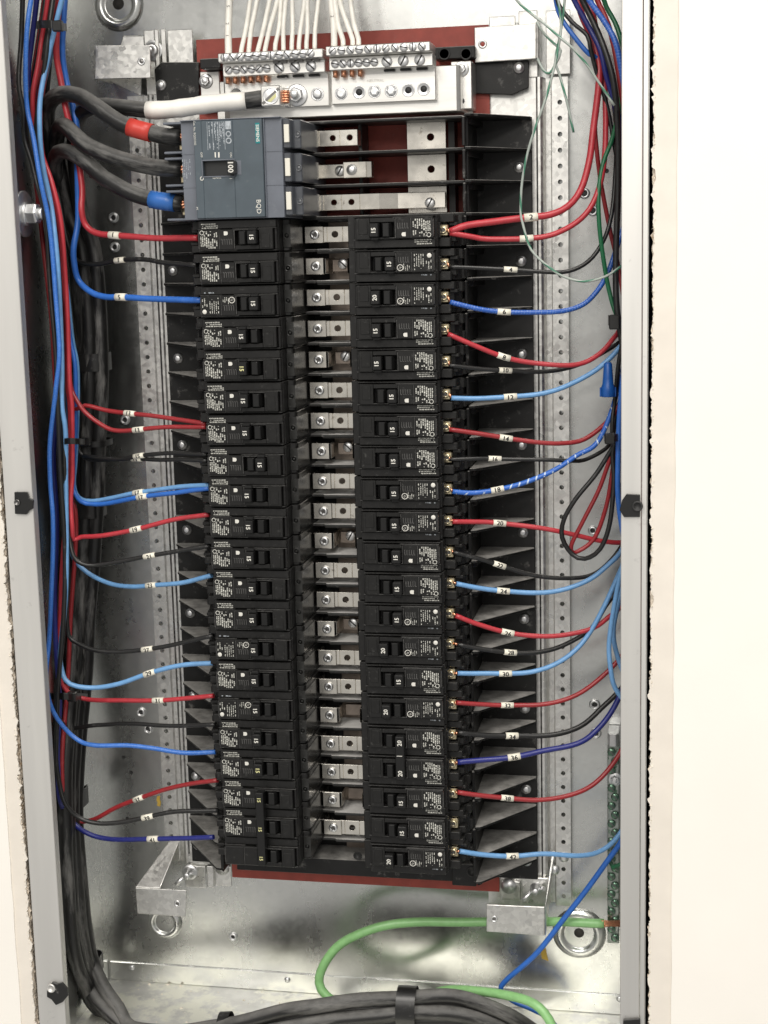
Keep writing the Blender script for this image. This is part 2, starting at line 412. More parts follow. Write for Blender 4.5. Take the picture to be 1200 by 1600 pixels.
for i, a in enumerate((0.2, 0.9, 1.6, 2.4)): ME['slot%d' % i] = mesh_slot(a=a).mesh('screw', ['zinc', 'print_black'], O0)
for i, a in enumerate((0.75, 2.1)): ME['slotbig%d' % i] = mesh_slot(4.3, 1.8, a).mesh('screw', ['zinc', 'print_black'], O0)
ME['hex'] = mesh_hex().mesh('bolt', ['zinc'], O0)
ME['rivet'] = MB().lathe(O0, 'd', [(4.6, 0), (4.6, -.8), (3.9, -1.7), (3.2, -1.8), (2.9, -2.7), (1.5, -3.1)], 18).mesh('bolt', ['zinc'], O0)
ME['green'] = mesh_slot(3.6, 2.0, .8).mesh('screw', ['green_screw', 'steel_dark'], O0)

# ================================================================ setting: wall
def ragged(x_edge, sgn, z0, z1, amp, seed):
    rg = random.Random(seed); pts = []; z = z0; o = 0
    while z < z1:
        o = o * 0.6 + rg.uniform(-1, 1) * amp * .6
        if rg.random() < .06: o += rg.choice((-1, 1)) * amp
        pts.append((x_edge + sgn * o, z)); z += rg.uniform(.5, 2.6)
    pts.append((x_edge, z1)); return pts
ZT, ZB = -420, 1180
FR = -140.0                     # front plane of the enclosure flange
eR = ragged(440.9, 1, ZT, ZB, 1.3, 3); eL = ragged(-81.6, -1, ZT, ZB, 1.6, 5)
wr = MB(); wr.prism(eR + [(900, ZB), (900, ZT)], FR - .8, FR + .5, 'd')
wall_r = struct(wr.build('wall_right', ['primer_wall'], bevel=0))
wl = MB(); wl.prism(eL + [(-520, ZB), (-520, ZT)], FR - .8, FR + .5, 'd')
wall_l = struct(wl.build('wall_left', ['primer_wall'], bevel=0))
def wavy(x, seed):
    rg = random.Random(seed); return [(x + rg.uniform(-.45, .45), ZT + (ZB - ZT) * i / 80) for i in range(81)]
MB().prism(wavy(458.3, 9) + [(900, ZB), (900, ZT)], FR - 2.2, FR - .85, 'd').build('paint_coat', ['paint_wall'], wall_r)
MB().prism(wavy(-94.3, 10) + [(-520, ZB), (-520, ZT)], FR - 2.2, FR - .85, 'd').build('paint_coat', ['paint_wall'], wall_l)
# gypsum core of the cut and its torn paper fuzz
for wall, x0, sg, seed in ((wall_r, 440.9, 1, 21), (wall_l, -81.4, -1, 22)):
    rg = random.Random(seed)
    xf = 900 if sg > 0 else -520
    core = MB(); ds = [FR + .5, FR + 2.2, FR + 4.0, FR + 6.2, FR + 8.5, FR + 10.4, FR + 12.5]
    for q in range(6):
        core.prism(ragged(x0 + sg * (.4 + rg.uniform(-.4, .9)), sg, ZT, ZB, 1.2, seed * 10 + q) + [(xf, ZB), (xf, ZT)], ds[q] + .01, ds[q + 1] - .01, 'd')
    core.build('gypsum_core', ['gypsum'], wall)
    fz = MB(); z = ZT
    while z < ZB:
        z += rg.uniform(.6, 7.0)
        l = rg.uniform(-1.2, .7) * (2.4 if rg.random() < .06 else 1); h = rg.uniform(.3, 1.5); d0 = FR - rg.uniform(.2, 1.6)
        fz.add([(x0 + sg * 1.5, z, d0 + .6), (x0 + sg * 1.5, z + h, d0 + .6), (x0 - sg * l, z + h * rg.uniform(-.6, 1.4), d0 - rg.uniform(0, 1.5)), (x0 + sg * 1.0, z + h * .5, d0 - .6)],
               [(0, 1, 2), (0, 2, 3), (1, 3, 2), (0, 3, 1)])
    f = fz.build('torn_paper', ['paper'], wall); f['kind'] = 'stuff'
struct(MB().box(-520, 900, ZT, ZB, 60, 70).build('dark_gap_backing', ['cavity']))  # dark sheet added behind the gap round the box to keep it dark
struct(MB().box(444.5, 482, ZT, ZB, FR + 13, 50).build('wall_stud_right', ['cavity']))
struct(MB().box(-120, -84.5, ZT, ZB, FR + 13, 50).build('wall_stud_left', ['cavity']))

# ================================================================ enclosure
BX0, BX1, BT, BB = -72.5, 436.5, -168.0, 800.0
enc = thing('electrical_enclosure', 'open galvanized steel panel box recessed in the drywall', 'enclosure', (XC, BB, -65))
MB().box(BX0 - 1.5, BX1 + 1.5, BT, BB + 1.5, 10, 11.5).build('back_panel', ['galv'], enc)
MB().box(BX0 - 1.5, BX0, BT, BB, FR + 1.6, 10).build('side_panel', ['galv'], enc)
MB().box(BX1, BX1 + 1.5, BT, BB, FR + 1.6, 10).build('side_panel', ['galv'], enc)
MB().box(BX0, BX1, BT - 1.5, BT, FR, 10).build('top_panel', ['galv'], enc)
bp = MB().box(BX0, BX1, BB, BB + 1.5, FR + 1.6, 10).build('bottom_panel', ['dusty_steel'], enc)
MB().box(BX0 + 1, BX1 - 1, 781, BB - .05, 8.2, 9.9).build('weld_flange', ['galv'], enc, bevel=.6)
MB().box(-78.5, -54, BT, BB, FR, FR + 1.5).build('flange', ['flange_steel'], enc, bevel=.5)
mbf = MB(); mbf.box(418.2, BX1 - 3.2, BT, BB, FR, FR + 1.5); mbf.box(BX1 - 3.0, BX1 + 1.2, BT, BB, FR + .9, FR + 2.2)
mbf.build('flange', ['flange_steel'], enc, bevel=.5)
# inner return lips of the flanges
MB().box(-55.3, -54, BT, BB, FR + 1.5, FR + 9).build('flange_lip', ['flange_steel'], enc)
MB().box(418.2, 419.5, BT, BB, FR + 1.5, FR + 9).build('flange_lip', ['flange_steel'], enc)
# round embossed mounting dimples
def dimple(u, v, R, hole):
    c = U(u, v, 10)
    m = MB(); m.lathe((c[0], c[1], 10), 'd', [(R, -.05), (R * .93, -2.2), (R * .80, -4.2), (R * .68, -4.2), (R * .62, -3.4), (R * .57, -1.8), (R * .55, -1.62), (R * .53, -1.6), (R * .5, -1.6), (.2, -1.6)], 40)
    if hole: m.lathe((c[0], c[1] - 1, 8.3), 'd', [(hole, -.05), (hole * .97, .3)], 24, mi=1)
    m.build('embossed_dimple', ['galv', 'cavity'], enc)
dimple(258, 1440, 17, 0); dimple(905, 1458, 24, 4.5); dimple(186, 8, 22, 5)
# extruded screw holes in the back panel
for u, v, r in ((177, 340, 4.6), (179, 386, 4.6), (195, 656, 4.6), (220, 1113, 4.8), (231, 1139, 4.8), (364, 1464, 4.4), (913, 302, 4.8), (926, 329, 4.8), (926, 829, 4.2), (929, 1101, 5), (931, 1146, 5)):
    c = U(u, v, 9); m = MB()
    m.lathe((c[0], c[1], 10), 'd', [(r, -.05), (r * .92, -1.6), (r * .72, -2.4), (r * .52, -2.2), (r * .5, -.1)], 20)
    m.lathe((c[0], c[1], 9.9), 'd', [(r * .5, 0), (r * .48, -.15)], 14, mi=1)
    m.build('extruded_hole', ['zinc', 'print_black'], enc)
for u, v in ((142, 275), (154, 293), (193, 1183), (205, 1207), (199, 1279), (948, 267)):
    c = U(u, v, 9.9); MB().lathe((c[0], c[1], 9.9), 'd', [(1.9, 0), (1.7, -.2), (1.3, -.2), (1.2, -.02)], 12).build('punched_hole', ['print_black'], enc)
for u, v in ((206, 1512), (449, 1531), (968, 1561)):
    c = U(u, v, 8); MB().lathe((c[0], c[1], 8.2), 'd', [(3.0, 0), (2.4, -1.2), (1.0, -1.8)], 14).build('weld_bump', ['zinc'], enc)

# ================================================================ interior frame (mounting pan)
pan = thing('mounting_pan', 'galvanized rails, red insulator and black base that carry the breakers', 'panel interior', (XC, 690, 4))
def rail(x, z0, z1, i0, i1, sgn, gd):
    m = MB(); cells = list(range(i0, i1 + 1)); w0, w1 = x - 6.5, x + 6.5
    za = 12.7 * cells[0] - 6.35; zb = 12.7 * cells[-1] + 6.35
    if z0 < za: m.box(w0, w1, z0, za, 0, 1.6)
    if z1 > zb: m.box(w0, w1, zb, z1, 0, 1.6)
    for i in cells: m.plate_hole(w0, w1, 12.7 * i - 6.35, 12.7 * i + 6.35, 0, 1.6, x, 12.7 * i, 2.0)
    o = m.build('mounting_rail', ['galv_bright'], pan)
    # hat profile toward the middle: ridge, groove, ridge and flat
    a = x + sgn * 6.5
    prof = [(a, 0), (a + sgn * 1.5, gd), (a + sgn * 5.5, gd), (a + sgn * 7.0, -5.2), (a + sgn * 9, -6.2), (a + sgn * 11, -6.2), (a + sgn * 12.5, -5.2), (a + sgn * 60, -5.2),
            (a + sgn * 60, -3.7), (a + sgn * 11.5, -3.7), (a + sgn * 9, -5.2), (a + sgn * 8, -3.8), (a + sgn * 7, gd + 1.5), (a + sgn * 1, gd + 1.5), (a - sgn * 1, 1.62)]
    m = MB(); m.prism(prof, z0, z1, 'z'); m.build('rail_channel', ['galv_bright'], pan)
rail(0.0, -20, 672, 0, 51, 1, 1.0); rail(363.27, -20, 695, 0, 54, -1, 7.0)
MB().box(60, 307, -62.5, 681, -9.5, -7.5).build('insulator_board', ['red_board'], pan, bevel=.3)
# upper ends of the channels
m = MB(); m.box(13, 22, -73, -20, -5, -3); m.box(23.5, 27, -73, -20, -8.5, -5); m.box(29, 33, -73, -20, -8, -6); m.box(34, 56, -72, -30, -6, -4); m.box(-7, 12, -69, -52, -3, -1.5)
m.build('channel_end', ['galv_bright'], pan, bevel=.4)
m = MB(); m.box(307, 328, -69, -12, -5, -3.2); m.box(331, 346, -72, -20, -6.5, -4.5); m.box(333, 345, -12, 12, -5, -3.5)
m.build('channel_end', ['galv_bright'], pan, bevel=.4)
m = MB(); m.box(352.5, 372, -72, -22, -1.2, .4)
m.build('channel_end', ['galv_bright'], pan, bevel=.4)
# black support base
def side_x(side, r): return XC + side * r
ZR0 = 12.7                       # top of the first main-breaker pole
def row_z(k): return 101.6 + 25.4 * (k - 1)
for side in (-1, 1):
    m = MB(); a, b = sorted((side_x(side, 108), side_x(side, 159)))
    m.box(a, b, 11.5, 666, -13, -9.6)
    m.build('support_base', ['black_base'], pan, bevel=.5)
    m = MB(); a, b = sorted((side_x(side, 110), side_x(side, 112.6)))
    z = 11.5; rg = random.Random(31 + side)
    for k in range(25):
        z0 = 12.7 + 25.4 * k + 1.2; m.box(a, b, z0, z0 + 22.5, -73 + rg.uniform(-1, 1), -13)
    m.build('base_wall', ['black_base'], pan, bevel=.6)
    finm = None
    for k in range(26):
        zc = 12.7 + 25.4 * k
        if k == 25: zc -= 2
        t = 1.1
        if finm is None:
            f = MB(); X = lambda r: side * r
            f.prism([(X(112.2), -12.5), (X(112.2), -74), (X(117), -72.5), (X(158.5), -17), (X(158.5), -12.5)], -t, t, 'z')
            f.prism([(X(112.6), -12.5), (X(112.6), -66), (X(116), -62), (X(119), -12.5)], t, t + 5, 'z')
            finm = f.mesh('fin', ['black_base'], O0, bevel=.35)
        link('fin', finm, pan, (XC, zc, 0))
m = MB(); m.box(76, 292, 89, 655, -20, -17); m.box(78, 290, 640, 655, -52, -20); m.box(272, 293, 636, 656, -58, -40)
m.box(76, 292, 12, 14.5, -60, -20); m.build('support_base', ['black_base'], pan, bevel=.6)
m = MB()
for r_ in (0, 1, 2):
    a = U(856 - 0, 0, 0)
for (u, v, rr) in ((559, 1337, 4.0), (741, 1343, 4.6), (738, 1362, 5.0)):
    c = U(u, v, -58); MB().lathe((c[0], c[1], -58.3), 'd', [(rr, 0), (rr * .9, -.6), (rr * .8, .3), (.3, .4)], 18).build('base_socket', ['print_black'], pan)
# upper black tabs that stand on the rails
for pts in ([(241, 108), (252, 97), (311, 97), (311, 160), (245, 160)], [(742, 95), (826, 93), (826, 137), (800, 148), (742, 146)]):
    q = [U(u, v, -14)[:2] for u, v in pts]
    MB().prism(q, -14, -10.5, 'd').build('base_tab', ['black_base'], pan, bevel=.5)
for q4 in ((312, 92, 345, 106, -34, -12), (678, 74, 742, 90, -30, -12)): MB().pbox(*q4).build('base_tab', ['black_base'], pan, bevel=.6)
for u in (694, 728):
    c = U(u, 84, -30.2); MB().lathe((c[0], c[1], -30.1), 'd', [(5, 0), (4.6, -.3), (3.9, -.3), (3.7, 0)], 18).build('base_socket', ['print_black'], pan)
# rivets along the base
for u, v in ((252, 133), (811, 106), (811, 261), (814, 408), (815, 553), (815, 695), (817, 832), (819, 967), (820, 1107), (822, 1233), (823, 1346),
             (270, 423), (278, 560), (285, 695), (292, 828), (297, 958), (302, 1087), (306, 1213), (309, 1321)):
    c = U(u, v, -14); link('bolt', ME['rivet'], pan, (c[0], c[1], -12.9 if v > 150 else -13.9))
# bus bars behind the straps
MB().box(172, 200, 90, 645, -23.5, -20.5).build('bus_bar', ['bus_shaded'], pan, bevel=.4)
# straps between the columns, one for each pole
def strap(k, kind):
    z = row_z(k); h = 6.3
    m = MB()
    x0 = 158.0
    m.box(x0, x0 + 2.2, z - h, z + h, -54, -36)
    if kind == 'full':
        m.box(x0, 178, z - h, z + h, -54, -51.6); m.plate_hole(178, 191, z - h, z + h, -54.05, 2.4, 184.5, z, 2.5); m.box(191, 211, z - h, z + h, -54, -51.6)
        m.box(x0 + 1.5, 175.2, z - h - .35, z + h + .35, -55.6, -54.1)
        s = m.build('bus_strap', ['tin_bus'], pan, bevel=.35)
        link('screw', ME['phillips'], s, (168.0, z, -55.6)); link('screw', ME['phillips'], s, (201.0, z, -54.1))
    else:
        m.box(x0, 176, z - h, z + h, -54, -51.6); m.box(174, 176.2, z - h, z + h, -54, -24); m.box(x0 + 1.5, 174.6, z - h - .35, z + h + .35, -55.6, -54.1)
        m.box(194, 211, z - h, z + h, -54, -51.6); m.box(194, 196.2, z - h, z + h, -54, -24)
        s = m.build('bus_strap', ['tin_bus'], pan, bevel=.35)
        link('screw', ME['phillips'], s, (168.0, z, -55.6)); link('screw', ME['phillips'], s, (202.0, z, -54.1))
        MB().box(178, 193, z - 5, z + 5, -37.8, -34).build('tap_plate', ['bus_shaded'], s, bevel=.4)
        if k % 3 == 2 and k < 17: link('screw', ME['slotbig%d' % (k % 2)], s, (187.0, z - 1.5, -38))
for k in range(1, 22): strap(k, 'short' if k % 3 == 2 else 'full')
# grey barriers between the poles
rg = random.Random(77)
for k in range(0, 22):
    z = row_z(k) + 12.7 if k else row_z(1) - 12.7
    m = MB(); e = rg.uniform(-1.5, 1.5); d1 = -53 + rg.uniform(-1.5, 1.5)
    m.prism([(152, -20), (152, -50), (168 + e, -50.5), (169 + e, d1), (196, d1), (206, d1 + 9), (213, d1 + 9), (213, -20)], z - 1.1, z + 1.1, 'z')
    m.prism([(169 + e, -24), (169 + e, d1 + 2), (203, d1 + 3), (206, -24)], z + 1.1, z + 2.6, 'z')
    m.build('barrier', ['grey_barrier'], pan, bevel=.3)

# main-breaker bay
m = MB()
for z in (38.1, 63.5): m.box(150, 296, z - 1.2, z + 1.2, -62, -12)
m.box(293, 296.5, 12, 89, -66, -12); m.box(150, 296, 87.2, 90.0, -62, -12); m.box(203, 206, 14, 36, -40, -12); m.box(203, 206, 40, 62, -40, -12); m.box(203, 206, 65, 86, -40, -12)
m.build('bay_divider', ['black_base'], pan, bevel=.4)
for z in (25.4, 50.8, 76.2):
    mm = MB(); x0 = U(636, 230, -32)[0]; x1 = U(697, 230, -32)[0]
    mm.plate_hole(x0, x1, z - 11.2, z + 10.0, -32, 3, U(673, 230, -32)[0], z + .5, 2.8)
    mm.build('bus_bar', ['tin_bus'], pan, bevel=.3)
mm = MB(); mm.pbox(700, 190, 712, 335, -30, -12); mm.build('support_base', ['black_base'], pan)
def lug_screw(par, u, v, d, key='phillips'): c = U(u, v, d); return link('screw', ME[key], par, c)
z = 25.4
m = MB(); m.box(159, 173, z - 7, z + 7, -56.5, -54.6); m.box(160, 174, z - 6.3, z + 6.3, -54.5, -52)
m.plate_hole(174, 191, z - 6.3, z + 6.3, -54.5, 2.5, 185, z, 2.3); m.plate_hole(191, 205.5, z - 6.3, z + 6.3, -54.5, 2.5, 199, z, 2.3); m.box(203.5, 205.5, z - 6.3, z + 6.3, -54.4, -38)
s = m.build('bus_strap', ['tin_bus'], pan, bevel=.35); link('screw', ME['phillips'], s, (167, z, -56.5))
z = 50.8
m = MB(); m.box(159, 173, z - 7, z + 7, -56.5, -54.6); m.box(171, 173, z - 6.3, z + 6.3, -55, -40); m.box(171, 200, z - 5.5, z + 5.5, -41, -38.5)
m.box(193, 212, z - 6.3, z + 6.3, -54.5, -52); m.prism([(212, -54.5), (216, -52), (217, -47), (215.2, -47), (214.5, -51), (212, -52.4)], z - 6.3, z + 6.3, 'z')
m.box(193, 195, z - 6.3, z + 6.3, -54, -40)
s = m.build('bus_strap', ['tin_bus'], pan, bevel=.35); link('screw', ME['phillips'], s, (167, z, -56.5)); link('screw', ME['slotbig1'], s, (187.5, z, -41.2)); link('bolt', ME['rivet'], s, (200, z, -53.6))
z = 76.2
m = MB(); m.box(159, 173, z - 7, z + 7, -56.5, -54.6); m.box(160, 176, z - 6.3, z + 6.3, -54.5, -52)
m.plate_hole(176, 191, z - 6.3, z + 6.3, -54.5, 2.5, 184.5, z, 2.3); m.plate_hole(191, 206, z - 6.3, z + 6.3, -54.5, 2.5, 199, z, 2.3)
m.prism([(206, -54.5), (222, -54.5), (236, -47), (262, -42), (274, -42), (274, -39.6), (262, -39.6), (236, -44.6), (222, -52), (206, -52)], z - 6.3, z + 6.3, 'z')
s = m.build('bus_strap', ['tin_bus'], pan, bevel=.35); link('screw', ME['phillips'], s, (167, z, -56.5))
c = U(672, 317, -42); link('screw', ME['slotbig1'], s, (c[0], c[1], -42.1))
MB().lathe((c[0], c[1], -32.2), 'd', [(6, 0), (6, -9.5)], 20).build('spacer', ['zinc'], pan)

# corner brackets of the pan
def bracket(pts_front, d, t, hole, extra, name='corner_bracket'):
    m = MB(); m.prism([U(u, v, d)[:2] for u, v in pts_front], d, d + t, 'd')
    for e in extra: e(m)
    b = m.build(name, ['galv_bright'], pan, bevel=.7, seg=2)
    if hole:
        c = U(hole[0], hole[1], d); q = MB().lathe((c[0], c[1], d - .05), 'd', [(hole[2], 0), (hole[2] * .9, -.6), (hole[2] * .6, -.7), (hole[2] * .5, 0)], 18)
        q.lathe((c[0], c[1], d - .1), 'd', [(hole[2] * .5, 0), (hole[2] * .45, -.1)], 12, mi=1)
        q.build('tapped_hole', ['zinc', hole[3]], b)
    return b
bracket([(147, 71), (234, 70), (235, 122), (148, 124)], -34, 1.6, (221, 96, 3.4, 'steel_dark'),
        [lambda m: m.prism([U(147.5, 71, -34)[:2], U(150.5, 71, -34)[:2], U(150.5, 124, -34)[:2], U(148.5, 124, -34)[:2]], -34, 6, 'd')])
MB().prism([U(u, v, 0)[:2] for u, v in ((195, 56), (222, 56), (222, 150), (172, 127))], -2.5, -.5, 'd').build('bracket_web', ['galv_bright'], pan, bevel=.3)
bR = bracket([(741, 43), (838, 36), (838, 92), (742, 98)], -20, 1.6, (754, 69, 3.6, 'red_board'),
        [lambda m: m.prism([U(838, 36, -20)[:2], U(841, 38, -20)[:2], U(841, 92, -20)[:2], U(838, 92, -20)[:2]], -19, 3, 'd')])
bracket([(211, 1387), (291, 1391), (290, 1433), (214, 1428)], -42, 1.6, (277, 1412, 3.2, 'steel_dark'),
        [lambda m: m.add([U(211, 1386, -41.5), U(250, 1388, -41.5), U(281, 1313, -4), U(266, 1312, -4), U(211, 1387, -40.2), U(250, 1389, -40.2), U(281, 1314, -2.5), U(266, 1313, -2.5)],
                         [(0, 1, 2, 3), (7, 6, 5, 4), (0, 4, 5, 1), (1, 5, 6, 2), (2, 6, 7, 3), (3, 7, 4, 0)])])
bracket([(760, 1413), (851, 1417), (851, 1463), (760, 1456)], -34, 1.6, (772, 1436, 3.2, 'steel_dark'),
        [lambda m: m.add([U(851, 1417, -34), U(853, 1417, -33), U(868, 1330, -3), U(863, 1328, -3), U(851, 1463, -34), U(853, 1463, -33), U(866, 1345, -1), U(861, 1345, -1)],
                         [(0, 1, 2, 3), (7, 6, 5, 4), (0, 4, 5, 1), (1, 5, 6, 2), (2, 6, 7, 3), (3, 7, 4, 0)])])
m = MB(); m.pbox(288, 1352, 322, 1388, -8, -5); m.pbox(322, 1353, 334, 1387, -13, -8); m.pbox(334, 1353, 362, 1385, -8, -6); m.build('channel_end', ['galv_bright'], pan, bevel=.8, seg=2)
c = U(347, 1356, -8.3); MB().lathe((c[0], c[1], -8.1), 'd', [(7, 0), (7, -.25)], 24).build('bolt', ['zinc'], pan)
m = MB(); m.pbox(783, 1376, 813, 1408, -8, -5); m.pbox(815, 1370, 858, 1415, -10, -7); m.build('channel_end', ['galv_bright'], pan, bevel=.8, seg=2)
c = U(795, 1385, -8.3); MB().lathe((c[0], c[1], -8.1), 'd', [(7, 0), (7, -.25)], 24).build('bolt', ['zinc'], pan)
c = U(866, 1360, -2); link('bolt', ME['rivet'], pan, (c[0], c[1], -1.3)); c = U(881, 1340, -1); link('bolt', ME['rivet'], pan, (c[0], c[1], -.1))
# nut on the upper left bracket
c = U(240, 79, -6); MB().lathe((c[0], c[1], -6), 'd', [(8.5, 0), (8.5, -1.2), (8, -1.6), (5.2, -1.6), (5.0, -5), (4, -5.6), (2.4, -5.6), (2.2, -9), (1.5, -9.6)], 24).build('bolt', ['zinc'], pan)
# wing nuts
for u, v, lab in ((297, 1362, 'zinc wing nut by the lower left corner bracket'), (838, 1386, 'zinc wing nut by the lower right corner bracket')):
    c = U(u, v, -8); t = thing('wing_nut', lab, 'wing nut', (c[0], c[1], -8.2), 'wing nuts at the foot of the pan')
    MB().lathe((c[0], c[1], -8.3), 'd', [(7.5, 0), (7.5, -1), (6.6, -1.4), (5.4, -1.5), (5.2, -5), (3.4, -6.5), (3.2, -11), (2.4, -11.8)], 22).build('hub', ['zinc'], t)
    for a in (2.45, -.35):
        ca, sa = math.cos(a), math.sin(a); k = MB()
        L_ = 15 if a > 0 else 8
        k.tube([(c[0] + ca * 4, c[1] + sa * 4, -11), (c[0] + ca * L_ * .6, c[1] + sa * L_ * .6, -14), (c[0] + ca * L_, c[1] + sa * L_, -17)], [1.6, 2.3, 2.1], 10)
        k.build('wing', ['zinc'], t)

# ================================================================ neutral terminal assembly
nb = thing('neutral_bar', 'tin-plated neutral terminal bar with white wires above the main breaker', 'terminal bar', (XC, 0, -30))
m = MB()
m.prism([(78, -14), (78, -16), (93, -16), (95, -52), (100, -54), (286, -54), (289, -52), (290.5, -16), (294, -16), (294, -14)], -27, 8, 'z')
m.build('mounting_bracket', ['aluminium'], nb, bevel=.5)
MB().pbox(312, 112, 345, 172, -18, -14).build('bracket_foot', ['aluminium'], nb, bevel=.7); MB().pbox(704, 96, 738, 170, -40, -15).build('bracket_foot', ['aluminium'], nb, bevel=.7)
c = U(322, 127, -18); link('bolt', ME['hex'], nb, c); c = U(721, 108, -40); link('bolt', ME['hex'], nb, c)
c = U(721, 158, -40); MB().lathe((c[0], c[1], -40.1), 'd', [(2.6, 0), (2.4, -.15)], 14).build('punched_hole', ['print_black'], nb)
def quadbox(mb, P, d, t):            # box with its front given by four photo corners read at one depth
    f = [U(u, v, d) for u, v in P]; x0 = sum(p[0] for p in (f[0], f[3])) / 2; x1 = sum(p[0] for p in (f[1], f[2])) / 2
    z0 = (f[0][1] + f[1][1]) / 2; z1 = (f[2][1] + f[3][1]) / 2
    mb.box(x0, x1, z0, z1, d, d + t); return x0, x1, z0, z1
for bi, (P1, P2, P3) in enumerate((
        (((340, 84), (503, 75), (505, 88), (341, 99)), ((347, 102), (507, 90), (508, 112), (349, 121)), ((350, 122), (513, 112), (515, 164), (352, 174))),
        (((508, 72), (671, 65), (673, 79), (510, 88)), ((513, 91), (676, 82), (677, 103), (515, 110)), ((516, 112), (680, 103), (682, 155), (519, 165))))):
    tb = MB()
    a0, a1, a2, a3 = quadbox(tb, P1, -82, 27); b0, b1, b2, b3 = quadbox(tb, P2, -72, 17); c0, c1, c2, c3 = quadbox(tb, P3, -60, 5.5)
    strip = tb.build('terminal_block', ['aluminium'], nb, bevel=.6)
    n = 12 if bi == 0 else 11
    for i in range(n):
        link('screw', ME['slot%d' % random.randrange(4)], strip, (a0 + 5.5 + (a1 - a0 - 12) * i / (n - 1) * (.96 if bi == 0 else 1), (a2 + a3) / 2, -82))
    for i in range(6): link('screw', ME['slot%d' % random.randrange(4)], strip, (b0 + 5 + 6.3 * i, (b2 + b3) / 2, -72))
    for i in range(3):
        xx = b0 + 46.5 + 13 * i; link('screw', ME['slotbig%d' % random.randrange(2)], strip, (xx, (b2 + b3) / 2, -72))
        MB().box(xx - 4.2, xx + 4.2, b3 + .3, b3 + 1.6, -64, -60.2).build('wire_slot', ['print_black'], strip)
    for i in range(n):
        if bi == 0 and i >= 6:
            MB().box(a0 + 3 + (a1 - a0 - 12) * i / (n - 1), a0 + 7.4 + (a1 - a0 - 12) * i / (n - 1), a3 + .1, a3 + 1.8, -75, -72.2).build('wire_slot', ['steel_dark'], strip)
    xs = (0.10, .29, .47, .66, .84, .965)
    if bi == 1:
        for i, (u, v, kind) in enumerate(((533, 146, 'b'), (561, 144, 'h'), (585, 143, 'b'), (611, 142, 'b'), (638, 141, 'h'), (662, 139, 'h'))):
            c = U(u, v, -60.1); q = MB()
            q.lathe((c[0], c[1], -60), 'd', [(5.2, 0), (4.9, -.35), (4.4, -.2), (4.2, -.02)], 20)
            if kind == 'b': q.lathe((c[0], c[1], -60), 'd', [(3.6, 0), (3.6, -1.8), (2.6, -2.2)], 6 if i else 14, smooth=False)
            else: q.lathe((c[0], c[1], -60), 'd', [(2.7, -.1), (2.6, -.3)], 14, mi=1)
            q.build('tapped_hole', ['zinc', 'print_black'], strip)
        c = U(587, 126, -60.1); m = MB(); text(m, 'NEUTRAL', 3.2, (c[0], c[1], -60.15), (1, 0), (0, -1)); m.build('stamped_word', ['print_white'], strip)
    else:
        c = U(496, 147, -60); q = MB(); q.lathe((c[0], c[1], -60), 'd', [(5.4, 0), (5.1, -.35), (4.4, -.3), (4.3, -.02), (3.6, -.1), (3.5, -2), (2.4, -2.3)], 20); q.build('tapped_hole', ['zinc'], strip)
        c = U(369, 147, -60); q = MB(); q.lathe((c[0], c[1], -60), 'd', [(5.4, 0), (5.1, -.35), (4.4, -.3), (4.3, -.02)], 20); q.build('tapped_hole', ['zinc'], strip)
# lug with big slotted screw and hex stud
lug = MB(); lug.pbox(407, 134, 438, 165, -80, -60); lug.pbox(438, 138, 452, 166, -66, -60)
lg = lug.build('lug', ['aluminium'], nb, bevel=.7)
c = U(423, 150, -80); q = MB(); q.lathe((c[0], c[1], -80), 'd', [(6.6, 0), (6.4, -.5), (5.6, -.6), (5.5, -.2), (5.3, -.25), (.3, -.3)], 26)
q.prism([(c[0] + x * .77 + y * .64, c[1] - x * .64 + y * .77) for x, y in ((-9, -1), (9, -1), (9, 1), (-9, 1))], -80.5, -79.6, 'd', mi=1)
q.prism([(c[0] + x * .77 + y * .64, c[1] - x * .64 + y * .77) for x, y in ((-4.6, 1.2), (4.6, 1.2), (3.0, 3.6), (-3, 3.6))], -80.42, -80, 'd', mi=2)
q.build('lug_screw', ['zinc', 'steel_dark', 'print_yellow'], lg)
m = MB()
for i in range(5): m.tube([U(438, 143 + 4 * i, -69), U(452, 143 + 4 * i, -69)], 1.1, 8)
m.build('copper_strand', ['copper'], lg)
c = U(464, 149, -60); q = MB(); q.lathe((c[0], c[1], -60), 'd', [(8.8, 0), (8.8, -1.2), (8.2, -1.6)], 28); q.lathe((c[0], c[1], -61.5), 'd', [(6.2, 0), (6.2, -4), (5.4, -4.8)], 6, smooth=False, rot=.4)
q.lathe((c[0], c[1], -66), 'd', [(3.4, 0), (3.3, -5), (2.6, -5.8)], 16); q.build('stud_nut', ['zinc'], nb)

# ================================================================ main breaker
mbk = thing('main_breaker', 'slate grey three-pole main breaker marked 100 at upper left', 'main breaker', (118, 88.9, -20))
X0, X1 = 79.5, 160.0
m = MB(); m.box(X0, X1, 12.7, 88.5, -121, -24); m.box(X0, X1, 12.75, 13.5, -124, -121)
m.build('body', ['grey_main'], mbk, bevel=1.0, seg=2)
pU = lambda u, v, d=-126: U(u, v, d)
px0 = pU(302, 200)[0]; px1 = pU(409, 200)[0]
hx0, hx1 = pU(317, 263)[0], pU(366, 263)[0]; hz0, hz1 = pU(340, 251)[1], pU(340, 275)[1]
m = MB(); zt, zb = 14.0, 87.6
m.box(px0, hx0, zt, zb, -126, -121); m.box(hx1, px1, zt, zb, -126, -121); m.box(hx0, hx1, zt, hz0, -126, -121); m.box(hx0, hx1, hz1, zb, -126, -121)
m.build('face_plate', ['slate_main'], mbk, bevel=.35)
m = MB(); m.box(hx0, hx1, hz0, hz1, -121.8, -121.1); m.build('handle_recess', ['main_dark'], mbk)
m = MB()
